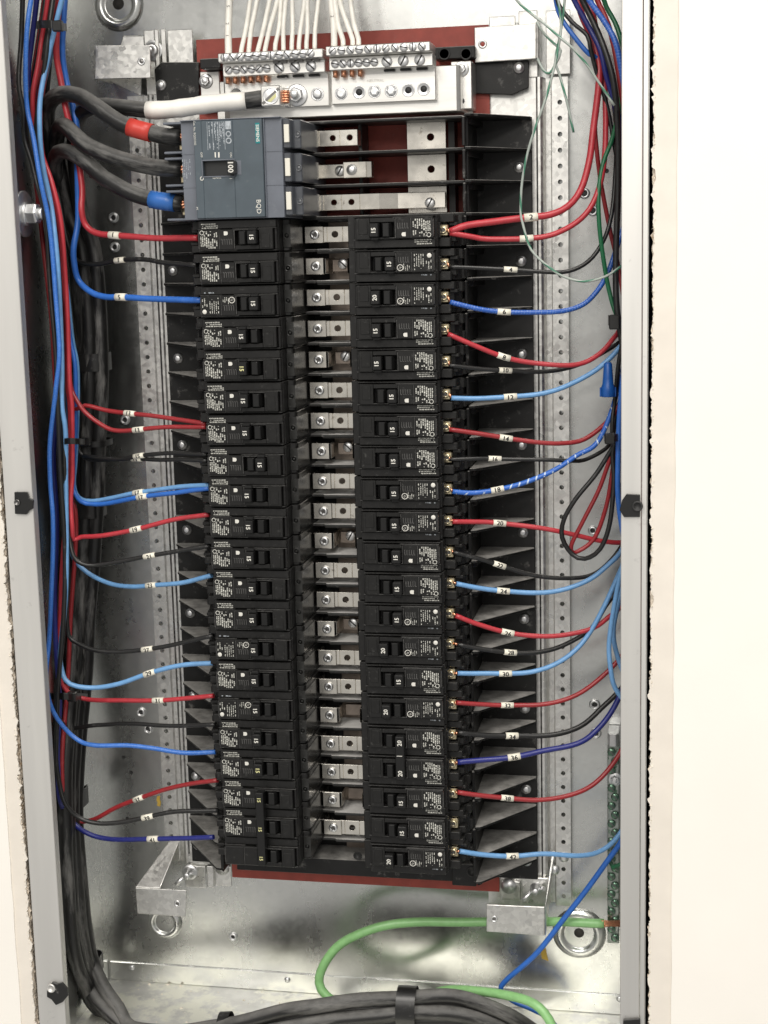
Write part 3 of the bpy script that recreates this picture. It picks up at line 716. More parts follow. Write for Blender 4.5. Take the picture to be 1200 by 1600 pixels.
for (a, b, c_, e) in ((hx0 - .9, hx1 + .9, hz0 - .9, hz0), (hx0 - .9, hx1 + .9, hz1, hz1 + .9), (hx0 - .9, hx0, hz0, hz1), (hx1, hx1 + .9, hz0, hz1)): m.box(a, b, c_, e, -126.7, -126.05)
m.build('recess_rim', ['grey_main'], mbk, bevel=.2)
m = MB(); a = pU(354, 263, -133)[0]; b = pU(367, 263, -133)[0]; m.box(a, b, hz0 + .6, hz1 - .6, -133, -121); h = m.build('handle', ['main_dark'], mbk, bevel=.8)
m = MB(); text(m, '100', 6.0, ((a + b) / 2, (hz0 + hz1) / 2, -133.15), (0, 1), (1, 0), bold=.12); m.build('rating_number', ['print_white'], h)
m = MB(); m.box(hx1 + 1.8, hx1 + 5.6, hz0 + .5, hz1 - .5, -126.2, -125.9); m.build('trip_button', ['grey_main'], mbk)
# side ledges moulded lines
m = MB()
for z in (38.1, 63.5):
    m.box(px1 + 1, X1 + .25, z - .35, z + .35, -121.35, -60); m.box(X0 - .2, px0 - .5, z - .35, z + .35, -121.35, -121.0)
m.box(px1 + .3, px1 + 1.0, zt, zb, -123, -121); m.box(px0 - 1.0, px0 - .3, zt, zb, -122.4, -121); m.build('moulded_rib', ['grey_main'], mbk)
m = MB(); c0 = pU(398.5, 192, -126); c1 = pU(406.5, 224, -126); m.box(c0[0], c1[0], c0[1], c1[1], -126.25, -126); tl = m.build('name_badge', ['teal'], mbk)
m = MB(); text(m, 'SIEMENS', 3.5, ((c0[0] + c1[0]) / 2 + .1, (c0[1] + c1[1]) / 2, -126.4), (0, 1), (1, 0), bold=.06)
m.build('maker_name', ['print_white'], tl)
m = MB(); c = pU(404, 323); text(m, 'BQD', 5.2, (c[0], c[1], -126.2), (0, 1), (1, 0))
c = pU(315.5, 279); text(m, 'O', 4.2, (c[0], c[1], -126.2), (0, 1), (1, 0), bold=.08); c = pU(361, 279); text(m, 'I', 3.2, (c[0], c[1], -126.2), (0, 1), (1, 0))
c = pU(315, 242); text(m, 'OFF', 2.4, (c[0], c[1], -126.2), (0, 1), (1, 0)); c = pU(361, 242); text(m, 'ON', 2.4, (c[0], c[1], -126.2), (0, 1), (1, 0))
c = pU(302.5 + 1.5, 208); text(m, 'Cat. No. BQD3100', 2.3, (c[0], c[1], -126.2), (0, 1), (1, 0)); c = pU(339, 278); text(m, 'SIEMENS', 1.9, (c[0], c[1], -126.2), (1, 0), (0, -1))
c = pU(336.5, 242); m.box(c[0] - .5, c[0] + .5, c[1] - 2, c[1] + 2, -126.15, -126.05); c = pU(342, 242); m.box(c[0] - .6, c[0] + .6, c[1] - 2, c[1] + 2, -126.15, -126.05)
c = pU(308, 326); text(m, 'PT', 2.2, (c[0], c[1], -126.2), (0, 1), (1, 0))
m.build('printing', ['print_white'], mbk)['kind'] = 'stuff'
m = MB(); za, zb2 = pU(340, 190)[1], pU(340, 234)[1]
for u in (324, 332.5, 341, 351): x = pU(u, 210)[0]; m.box(x - .16, x + .16, za, zb2, -126.1, -126.0)
fineprint(m, pU(326, 200)[0], pU(350, 200)[0], za, za + 12, -126.1, 2.2, .8, seed=4, ragged=.5)
fineprint(m, pU(336, 200)[0], pU(350, 200)[0], za, za + 22, -126.12, 1.6, .55, seed=5, ragged=.5)
fineprint(m, pU(326, 200)[0], pU(345, 200)[0], zb2 - 5, zb2, -126.12, 3.0, .9, seed=6, ragged=.2)
m.build('fine_print', ['print_faint'], mbk)
m = MB(); x = pU(356.5, 200)[0]
m.box(x - 2.2, x + 2.2, za, za + 6, -126.12, -126.0); m.build('approval_mark', ['print_faint'], mbk)
for dz, rr in ((9.5, 2.2), (14.5, 2.4)):
    m = MB(); ring(m, x, za + dz, rr, rr * .6, -126.12); m.build('approval_mark', ['print_faint'], mbk)
m = MB(); xa = pU(285, 260, -121)[0]
fineprint(m, xa, xa + 7.6, 42, 60, -121.15, 1.5, .5, seed=8, fill=.6, ragged=.4); m.build('fine_print', ['print_faint'], mbk)
# load-side terminal covers and line-side lug walls
for i, z in enumerate((25.4, 50.8, 76.2)):
    m = MB(); m.prism([(159.9, -24), (159.9, -118), (165.6, -117), (166.2, -108), (171.8, -107), (171.8, -24)], z - 11.2, z + 10.8, 'z')
    m.build('terminal_cover', ['cover_grey'], mbk, bevel=.8)
    m = MB(); m.box(161.0, 165.0, z - 7, z + 6.5, -118.8, -112); m.build('white_tab', ['ivory'], mbk, bevel=.3)
    m = MB(); m.lathe((169.2, z, -107.3), 'd', [(2.6, 1), (2.6, -.7), (2.2, -.9), (2.0, -.2), (1.0, -.2), (.8, -.5)], 20); m.build('clear_boss', ['clear_grey'], mbk)
    m = MB(); m.box(70, 80, z - 8, z + 8, -98, -60); l_ = m.build('lug', ['brass'], mbk, bevel=.6)
for z in (13.6, 36, 40.6, 61.2, 65.8, 87.6):
    m = MB(); m.box(62, X0 + .2, z - .9, z + .9, -112, -30); m.build('lug_wall', ['grey_main'], mbk, bevel=.4)

# ================================================================ circuit breakers
def brk_profile(): return [(24.5, -24), (24.5, -94), (26, -97), (30.5, -98), (30.5, -112), (95, -112), (95, -92), (104, -88), (109, -82), (109, -24)]
BM = {}
def breaker_meshes():
    m = MB(); m.prism(brk_profile(), -12.35, 12.35, 'z'); BM['body'] = m.mesh('body', ['black_breaker'], O0, bevel=.6)
    sx0, sx1, sz0, sz1 = 44, 63.4, -7.2, 4.4
    m = MB(); D0, D1 = -121, -112
    m.box(33, sx0, -10.6, 5.4, D1, D0); m.box(sx1, 93, -10.6, 5.4, D1, D0); m.box(sx0, sx1, -10.6, sz0, D1, D0); m.box(sx0, sx1, sz1, 5.4, D1, D0)
    BM['face'] = m.mesh('face_plate', ['black_face'], O0, bevel=.35)
    m = MB(); m.box(31, 94, 5.9, 12.2, -112, -117.2); m.box(30.8, 94, -12.2, -11.0, -112, -118); m.box(30.8, 32.7, -10.9, 5.5, -112, -116.5)
    BM['shoulder'] = m.mesh('shoulder', ['black_breaker'], O0, bevel=.45)
    BM['panel1'] = MB().box(35.2, 42.2, -9.4, 1.6, -121.5, -120.9).mesh('end_panel', ['black_face'], O0, bevel=.22)
    BM['panel2'] = MB().box(64.6, 75.6, -10.2, 5.0, -121.5, -120.9).mesh('centre_panel', ['black_face'], O0, bevel=.22)
    BM['panel3'] = MB().box(76.5, 92.0, -10.2, 5.0, -121.45, -120.9).mesh('label_panel', ['black_face'], O0, bevel=.22)
    # thin paler strips along edges of the moulding
    m = MB()
    for (a, b, c_, e) in ((30.6, 66, 5.45, 5.72), (76, 94, 5.5, 5.7), (93.0, 93.3, -9, 4), (62, 93, -10.9, -10.7)): m.box(a, b, c_, e, -118.2, -117.0 if c_ > 5 else -120.5)
    for (a, b, c_, e) in ((63.7, 64.0, -9.5, 4.8), (75.9, 76.15, -10, 4.8), (92.2, 92.4, -9.8, 4.6), (43.7, 63.6, 4.5, 4.72)): m.box(a, b, c_, e, -121.15, -120.9)
    BM['edge'] = m.mesh('pale_edge', ['edge_plastic'], O0)
    m = MB(); m.box(-3.7, 3.7, -6.6, 3.8, -127.8, -113); m.box(-3.2, 3.2, 3.6, 6.2, -124.5, -119); BM['handle'] = m.mesh('handle', ['black_handle'], O0, bevel=.7)
    m = MB(); m.prism([(-4.2, -113), (-4.2, -119), (-2.4, -124), (2.4, -124), (4.2, -119), (4.2, -113)], -6.6, 3.8, 'z'); BM['stub'] = m.mesh('handle_ridge', ['black_handle'], O0, bevel=.5)
    for t in ('15', '20'):
        for yl in (0, 1):
            m = MB(); text(m, t, 4.7, (0, -1.4, -127.95), (0, -1), (-1, 0), bold=.13); BM['n%s%d' % (t, yl)] = m.mesh('rating_number', ['print_yellow' if yl else 'print_white'], O0)
    # label type A: dense block, D mark, small side print
    m = MB(); fineprint(m, 77.6, 88.6, -9.2, 4.2, -121.55, 1.62, 1.05, seed=11, ragged=.18); fineprint(m, 89.0, 91.6, -7.5, 1.0, -121.55, 1.4, .8, seed=12, ragged=.2)
    ring(m, 89.9, 3.0, 1.8, 1.25, -121.56); BM['printA'] = m.mesh('fine_print', ['print_grey'], O0)
    m = MB(); fineprint(m, 78, 92.4, 6.2, 10.9, -117.3, 1.5, .9, along='x', seed=13, ragged=.3); BM['printA2'] = m.mesh('side_print', ['print_grey'], O0)
    m = MB(); m.prism([(68.8, 2.2), (69.0, 1.2), (69.8, .7), (72.0, .7), (72.0, 3.7), (69.8, 3.7), (69.0, 3.2)], -121.62, -121.5, 'd'); BM['mark'] = m.mesh('approval_mark', ['print_white'], O0)
    # label type B: lighter print, ring mark, lower block
    m = MB(); fineprint(m, 78, 86.8, -8.5, 4.2, -121.55, 1.7, .62, seed=14, fill=.7, ragged=.4); fineprint(m, 87.2, 91.6, -4, 3.8, -121.55, 1.8, .7, seed=15, fill=.6, ragged=.3)
    fineprint(m, 69.6, 75.2, -1.4, 4.4, -121.55, 1.45, .6, seed=16, fill=.7, ragged=.4); BM['printB'] = m.mesh('fine_print', ['print_grey'], O0)
    m = MB(); fineprint(m, 78.5, 91.5, 7.0, 8.4, -117.3, 1.6, .9, along='x', seed=17, fill=.6, ragged=.1); BM['printB2'] = m.mesh('side_print', ['print_faint'], O0)
    m = MB(); n = 18
    for rr, r2 in ((2.5, 2.0),):
        vs = [(67.1 + r * math.cos(2 * math.pi * k / n), 1.6 + r * math.sin(2 * math.pi * k / n), -121.57) for r in (rr, r2) for k in range(n)]
        m.add(vs, [(k, (k + 1) % n, n + (k + 1) % n, n + k) for k in range(n)])
    text(m, 'UL', 2.1, (67.1, 1.6, -121.58), (.7, -.7), (-.7, -.7)); m2_ = MB(); m2_.lathe((89.8, -7.2, -121.52), 'd', [(1.8, 0), (1.7, -.08)], 14); BM['dotB'] = m2_.mesh('approval_dot', ['print_white'], O0); BM['markB'] = m.mesh('approval_mark', ['print_white'], O0)
    # faint moulded letters between the slot and the label
    m = MB()
    for i in range(5):
        x = 65.6 + 1.85 * i; m.box(x, x + .45, -6.5, -2.2, -121.62, -121.5); m.box(x, x + 1.3, -2.7, -2.2, -121.62, -121.5)
    BM['mould'] = m.mesh('moulded_mark', ['edge_plastic'], O0)
    # terminal: lug, screw and the stepped outer end
    m = MB(); m.box(93.8, 101.2, -4.8, 4.0, -98, -88); BM['lug'] = m.mesh('lug', ['brass'], O0, bevel=.6)
    m = MB()
    m.box(94.6, 106, -12.2, -6.4, -99, -86); m.box(94.6, 103.5, 5.4, 12.2, -103, -86); m.box(101.6, 108, -6.4, -3.5, -95, -84); m.box(101.6, 107, 3.2, 8.4, -95, -84)
    m.box(105.5, 110.5, -11.6, -4, -84, -66); m.box(106, 111, 2, 11.6, -80, -62); m.box(94.6, 96.4, -6.4, 5.4, -107, -92)
    BM['end'] = m.mesh('stepped_end', ['black_breaker'], O0, bevel=.5)
    # smoked cover of the stab end
    m = MB(); m.box(24.1, 30.2, -9.6, 8.2, -99.4, -60); m.lathe((27.4, -.5, -99.35), 'd', [(2.6, 0), (2.6, -.2), (2.1, -.25), (1.9, -.05), (.9, -.05), (.8, -.15)], 16)
    BM['cover'] = m.mesh('stab_cover', ['smoke_plastic'], O0, bevel=.4)
    BM['cover2'] = MB().box(24.5, 30.6, -12.2, 12.2, -110, -76).mesh('stab_cover', ['black_breaker'], O0, bevel=.5)
breaker_meshes()
def pole_parts(t, dz, kind, rating, on, seed, handle=True, prints=True, yellow=False, left=False):
    at = (WL[t][0], WL[t][1] + dz, 0)
    P = lambda n, k: link(n, BM[k], t, at)
    P('body', 'body'); P('face_plate', 'face'); P('shoulder', 'shoulder'); P('end_panel', 'panel1'); P('centre_panel', 'panel2'); P('label_panel', 'panel3'); P('pale_edge', 'edge'); P('stepped_end', 'end'); P('stab_cover', 'cover' if left else 'cover2')
    if not left:
        lg = P('lug', 'lug'); link('screw', ME['phillips_small'], lg, (at[0] + 97.4, at[1] - .4, -98))
    if prints:
        if kind == 'A': P('fine_print', 'printA'); P('side_print', 'printA2'); P('approval_mark', 'mark')
        else: P('fine_print', 'printB'); P('side_print', 'printB2'); P('approval_mark', 'markB')['kind'] = 'stuff'; P('approval_dot', 'dotB')
        P('moulded_mark', 'mould')
    hx = 48.2 if on else 59.6
    if handle:
        h = link('handle', BM['handle'], t, (at[0] + hx, at[1], 0)); link('rating_number', BM['n%s%d' % (rating, int(yellow))], h, (at[0] + hx, at[1], 0))
    link('handle_ridge', BM['stub'], t, (at[0] + (56.8 if on else 50.4), at[1], 0))
ORD = ['', 'first', 'second', 'third', 'fourth', 'fifth', 'sixth', 'seventh', 'eighth', 'ninth', 'tenth', 'eleventh', 'twelfth', 'thirteenth', 'fourteenth', 'fifteenth', 'sixteenth', 'seventeenth', 'eighteenth', 'nineteenth', 'twentieth']
LWIRE = {1: 'thick red wire', 2: 'black wire', 3: 'thick blue wire', 7: 'two red wires', 8: 'two black wires', 9: 'two blue wires', 10: 'red wire', 11: 'black wire', 12: 'pale blue wire',
         14: 'black wire', 15: 'pale blue wire', 16: 'red wire', 17: 'black wire', 18: 'striped blue wire'}
for k in range(1, 19):
    lab = 'black 15 breaker, %s from top of the left column, %s' % (ORD[k], LWIRE.get(k, 'no wire'))
    t = thing('circuit_breaker', lab, 'breaker', (XC, row_z(k), 0), 'circuit breakers in the left column')
    on = k in (1, 2, 3, 8)
    pole_parts(t, 0, 'B' if k in (3, 14, 16) else 'A', '15', on, k, yellow=(k in (5, 18)), left=True)
    t.rotation_euler = (0, math.pi, 0); t.location.x += random.uniform(-.0006, .0006); t.rotation_euler.y += random.uniform(-.006, .006)
t = thing('three_pole_breaker', 'black three-pole 15 breaker at the bottom of the left column', 'breaker', (XC, row_z(20), 0))
for i, dz in enumerate((25.4, 0, -25.4)): pole_parts(t, dz, 'A', '15', False, 40 + i, handle=False, prints=(i != 2), left=True)
m = MB(); z = row_z(20); m.box(XC + 56, XC + 62.6, z - 33, z + 30.5, -129, -119)
for dz in (-25.4, 0, 25.4): m.box(XC + 56.3, XC + 62.3, z + dz - 6.3, z + dz + 3.8, -121, -113)
h = m.build('tied_handle', ['black_handle'], t, bevel=.6)
m = MB()
for dz in (-25.4, 0, 25.4): text(m, '15', 4.3, (XC + 59.4, z + dz - 1, -129.15), (0, -1), (-1, 0), bold=.08)
m.build('rating_number', ['print_yellow'], h)
t.rotation_euler = (0, math.pi, 0)
RT = {3: '20', 14: '20', 16: '20', 21: '20'}
RB = (2, 3, 9, 10, 13, 14, 16, 21); RON = (1, 3, 4, 5, 14, 16, 21)
RW = {1: 'two thick red wires', 2: 'black wire', 3: 'speckled blue wire', 4: 'red wire', 5: 'black wire', 6: 'pale blue wire', 7: 'red wire', 8: 'black wire', 9: 'striped blue wire', 10: 'red wire', 11: 'black wire',
      12: 'pale blue wire', 13: 'red wire', 14: 'black wire', 15: 'pale blue wire', 16: 'red wire', 19: 'red wire', 20: 'no wire', 21: 'pale blue wire'}
for k in list(range(1, 17)) + [19, 20, 21]:
    pos = ORD[k] + ' from top' if k < 17 else {19: 'third from bottom', 20: 'second from bottom', 21: 'lowest'}[k]
    lab = 'black %s breaker, %s of the right column, %s' % (RT.get(k, '15'), pos, RW[k])
    t = thing('circuit_breaker', lab, 'breaker', (XC, row_z(k), 0), 'circuit breakers in the right column')
    pole_parts(t, 0, 'B' if k in RB else 'A', RT.get(k, '15'), k in RON, 60 + k)
    t.location.x += random.uniform(-.0005, .0007); t.rotation_euler.y = random.uniform(-.005, .005)
t = thing('double_pole_breaker', 'black two-pole 20 breaker with joined handles low in the right column', 'breaker', (XC, row_z(17) + 12.7, 0))
pole_parts(t, -12.7, 'A', '20', False, 81, handle=False); pole_parts(t, 12.7, 'A', '20', False, 82, handle=False)
m = MB(); z = row_z(17); m.box(XC + 55.8, XC + 63, z - 6.6, z + 25.4 + 4.5, -128.5, -119); m.box(XC + 56, XC + 62.8, z - 6.4, z + 3.6, -119, -113); m.box(XC + 56, XC + 62.8, z + 19, z + 29, -119, -113)
h = m.build('tied_handle', ['black_handle'], t, bevel=.6)
m = MB(); text(m, '20', 5.0, (XC + 59.5, z - 1.5, -128.65), (0, -1), (-1, 0), bold=.12); text(m, '20', 5.0, (XC + 59.5, z + 24, -128.65), (0, -1), (-1, 0), bold=.12); m.box(XC + 57, XC + 61.5, z + 9, z + 9.5, -128.62, -128.5)
m.build('rating_number', ['print_white'], h)

# ================================================================ wires
def W(pts, d0, d1, mid=None):
    """pixel path -> panel points, depth running from d0 to d1 along it (optionally through a middle depth)"""
    n = len(pts); out = []
    for i, p in enumerate(pts):
        if len(p) == 3: d = p[2]
        else:
            f = i / (n - 1)
            d = d0 + (d1 - d0) * f if mid is None else ((d0 + (mid - d0) * f * 2) if f < .5 else (mid + (d1 - mid) * (f * 2 - 1)))
        q = U(p[0], p[1], d)
        while q[0] < -66 and d > -132: d -= 2; q = U(p[0], p[1], d)
        out.append(q)
    return out
def wire(name, label, pts, r, m_, cat='wire', group=None, n=10, step=4.0):
    c = spline(pts, step); rw = random.Random(label)
    ph = [rw.uniform(0, 6.28) for _ in range(6)]; am = 0.42 if r < 3.5 else 0.8; L = 0.0
    for i in range(1, len(c)):
        L += (c[i] - c[i - 1]).length; e = min(1, i / 6, (len(c) - 1 - i) / 6)
        c[i] = c[i] + Vector((0, am * e * (math.sin(L / 11 + ph[0]) * .5 + math.sin(L / 27 + ph[1])), am * e * (math.sin(L / 13 + ph[2]) * .5 + math.sin(L / 31 + ph[3])))) + Vector((am * e * math.sin(L / 23 + ph[4]) * .8, 0, 0))
    o = MB().tube(c, r, n).build(name, [m_], None)
    tag(o, label, cat, group); o['_r'] = r
    return o, c
def marker(o, c, px, r, num, length=10.5):
    """white number sleeve round the wire at photo column px"""
    best = min(range(len(c)), key=lambda i: abs(project(c[i])[0] - px[0]) + abs(project(c[i])[1] - px[1]) * .8)
    L = 0; a = best
    while a > 0 and L < length / 2: L += (c[a] - c[a - 1]).length; a -= 1
    L = 0; b = best
    while b < len(c) - 1 and L < length / 2: L += (c[b + 1] - c[b]).length; b += 1
    p0 = c[best] + (c[a] - c[best]).normalized() * length / 2; p1 = c[best] + (c[b] - c[best]).normalized() * length / 2
    R_ = r + .55
    s = MB().tube([p0, c[best], p1], R_, 14).build('number_marker', ['marker'], o)
    t = (p1 - p0).normalized()
    if t.x < 0: t = -t
    out = Vector((0, 0, -1)); out = (out - t * out.dot(t)).normalized(); up = t.cross(out); up = up if up.y < 0 else -up
    vs, fs = glyphs_fine(num, round(min(5.6, R_ * 2.1), 2)); m = MB(); roll = random.Random(str(px)).uniform(-.18, .18)
    for q in ((0, 0), (.26, 0), (-.2, 0), (0, .15)):
        P = []
        for x, y in vs:
            an = (y + q[1]) / R_ + roll
            P.append(tuple(c[best] + t * (x + q[0]) + up * (math.sin(an) * (R_ + .12 + q[0] * .1)) + out * (math.cos(an) * (R_ + .12 + q[0] * .1))))
        m.add(P, fs)
    m.build('number_print', ['print_black'], s)
def project(p):
    v = [p[0] - CAM[0], p[1] - CAM[1], p[2] - CAM[2]]
    q = [sum(ROT[i][j] * v[j] for j in range(3)) for i in range(3)]
    return 600 + FPX * q[0] / q[2], 800 + FPX * q[1] / q[2]
def tip(o, a, b, r=1.0):
    a, b = Vector(a), Vector(b); m = MB(); m.tube([a, (a + b) / 2 + Vector((0, -.6, -.5)), b], r, 8); m.build('copper_tip', ['copper'], o)

# --- right-hand branch wires: (number, material, radius, path from the breaker to the gutter, marker position, direction in the gutter)
RWIRES = [
 ('2', 'w_red', 2.7, [(703, 362), (730, 352), (790, 343), (830, 339), (860, 335), (887, 322), (907, 297), (920, 253), (927, 200), (936, 133), (937, 100), (926, 60), (908, 20), (895, -25)], (830, 339), 'thick red wire tagged 2, the upper of the pair at the top right breaker', 0),
 ('2', 'w_red', 2.2, [(703, 364), (735, 369), (763, 373), (823, 372), (867, 365), (907, 343), (930, 310), (943, 260), (947, 200), (945, 133), (940, 95), (932, 50), (918, 0), (910, -25)], (823, 371), 'red wire tagged 2, the lower of the pair at the top right breaker', 0),
 ('4', 'w_black', 1.7, [(702, 417), (747, 419), (797, 422), (847, 425), (887, 423), (920, 407), (943, 377), (955, 340), (960, 290), (962, 200), (952, 120), (935, 60), (915, -25)], (799, 422), 'black wire tagged 4 at the second right breaker', 0),
 ('6', 'w_speck', 2.0, [(703, 472), (747, 482), (787, 487), (840, 489), (880, 487), (913, 475), (937, 450), (953, 420), (969, 370), (984, 320)], (786, 487), 'speckled blue wire tagged 6', 1),
 ('8', 'w_red', 2.0, [(700, 522), (747, 542), (787, 557), (830, 567), (880, 572), (913, 567), (940, 550), (957, 530), (969, 513), (986, 470)], (784, 556), 'red wire tagged 8', 1),
 ('10', 'w_black', 1.8, [(702, 571), (745, 575), (790, 579), (837, 582), (880, 577), (920, 563), (969, 532), (986, 500)], (790, 579), 'black wire tagged 10', 1),
 ('12', 'w_lblue', 2.0, [(705, 622), (750, 622), (797, 620), (847, 615), (887, 603), (933, 578), (969, 542), (987, 505)], (797, 620), 'pale blue wire tagged 12', 1),
 ('14', 'w_redd', 1.9, [(702, 671), (745, 677), (790, 684), (840, 690), (880, 692), (913, 687), (947, 662), (969, 633), (986, 590)], (791, 685), 'red wire tagged 14', 1),
 ('16', 'w_black', 1.7, [(702, 718), (740, 717), (773, 717), (847, 719), (887, 720), (913, 718), (947, 700), (958, 683), (964, 640), (984, 580)], (774, 717), 'black wire tagged 16', 1),
 ('18', 'w_bluestripe2', 2.0, [(707, 768), (740, 770), (777, 765), (823, 753), (867, 735), (900, 713), (933, 692), (957, 640), (969, 587), (985, 540)], (777, 765), 'blue wire with white stripe tagged 18', 1),
 ('20', 'w_red', 2.0, [(707, 815), (740, 816), (780, 818), (840, 825), (897, 835), (940, 844), (971, 847), (986, 840)], (783, 818), 'red wire tagged 20', 1),
 ('22', 'w_black', 1.8, [(708, 863), (747, 873), (780, 883), (830, 897), (880, 903), (920, 900), (947, 883), (971, 853), (986, 815)], (779, 882), 'black wire tagged 22', 1),
 ('24', 'w_lblue', 2.0, [(713, 912), (747, 918), (787, 923), (840, 926), (880, 922), (920, 907), (950, 883), (971, 860), (987, 820)], (787, 923), 'pale blue wire tagged 24', 1),
 ('26', 'w_red', 2.0, [(712, 962), (747, 975), (793, 988), (847, 994), (887, 992), (927, 982), (953, 963), (971, 947), (987, 910)], (796, 988), 'red wire tagged 26', 1),
 ('28', 'w_black', 1.9, [(715, 1007), (757, 1015), (797, 1019), (840, 1018), (880, 1008), (923, 983), (947, 947), (971, 913), (987, 860)], (797, 1019), 'black wire tagged 28', 1),
 ('30', 'w_lblue', 2.0, [(715, 1052), (750, 1053), (790, 1053), (830, 1049), (867, 1037), (897, 1017), (920, 990), (947, 943), (971, 890), (987, 850)], (789, 1053), 'pale blue wire tagged 30', 1),
 ('32', 'w_redd', 1.9, [(713, 1098), (750, 1101), (793, 1103), (850, 1100), (900, 1085), (940, 1057), (973, 1022), (989, 985)], (793, 1103), 'red wire tagged 32', 1),
 ('34', 'w_black', 2.2, [(715, 1145), (755, 1148), (800, 1149), (860, 1148), (907, 1135), (940, 1107), (973, 1072), (989, 1030)], (803, 1149), 'black wire tagged 34 at the two-pole breaker', 1),
 ('36', 'w_navy', 2.3, [(715, 1191), (753, 1187), (803, 1183), (850, 1173), (900, 1163), (927, 1147), (953, 1117), (973, 1077), (988, 1030)], (802, 1183), 'dark blue wire tagged 36 at the two-pole breaker', 1),
 ('38', 'w_redd', 2.0, [(715, 1238), (753, 1243), (793, 1247), (840, 1251), (883, 1245), (920, 1230), (950, 1203), (974, 1167), (990, 1120)], (793, 1247), 'dull red wire tagged 38', 1),
 ('42', 'w_lblue', 2.1, [(718, 1330), (753, 1335), (800, 1338), (850, 1335), (900, 1337), (933, 1332), (957, 1317), (975, 1293), (990, 1260)], (801, 1338), 'pale blue wire tagged 42 at the lowest right breaker', 1)]
for i, (num, mt, r, path, mk, lab, up) in enumerate(RWIRES):
    pts = W(path, -99, -52 + (i % 3) * 8, None)
    if up:                        # climbs hidden behind the flange to the top of the gutter
        x = 421.5 + (i % 4) * 3.4; d = -40 - (i % 5) * 13; z = pts[-1][1]
        pts += [(x, z - 40, d), (x, z * .5 - 60, d), (x, -150, d)]
    k = {'34': 17, '36': 18, '38': 19, '42': 21}.get(num, int(num) // 2)
    if 3 <= k <= 16: lab += ', to the %s breaker of the right column' % ORD[k]
    o, c = wire('branch_wire', lab, pts, r, mt, group='branch wires on the right')
    tip(o, c[0], (XC + 100, row_z(k) - .6, -97.5), 1.1)
    marker(o, c, mk, r, num)

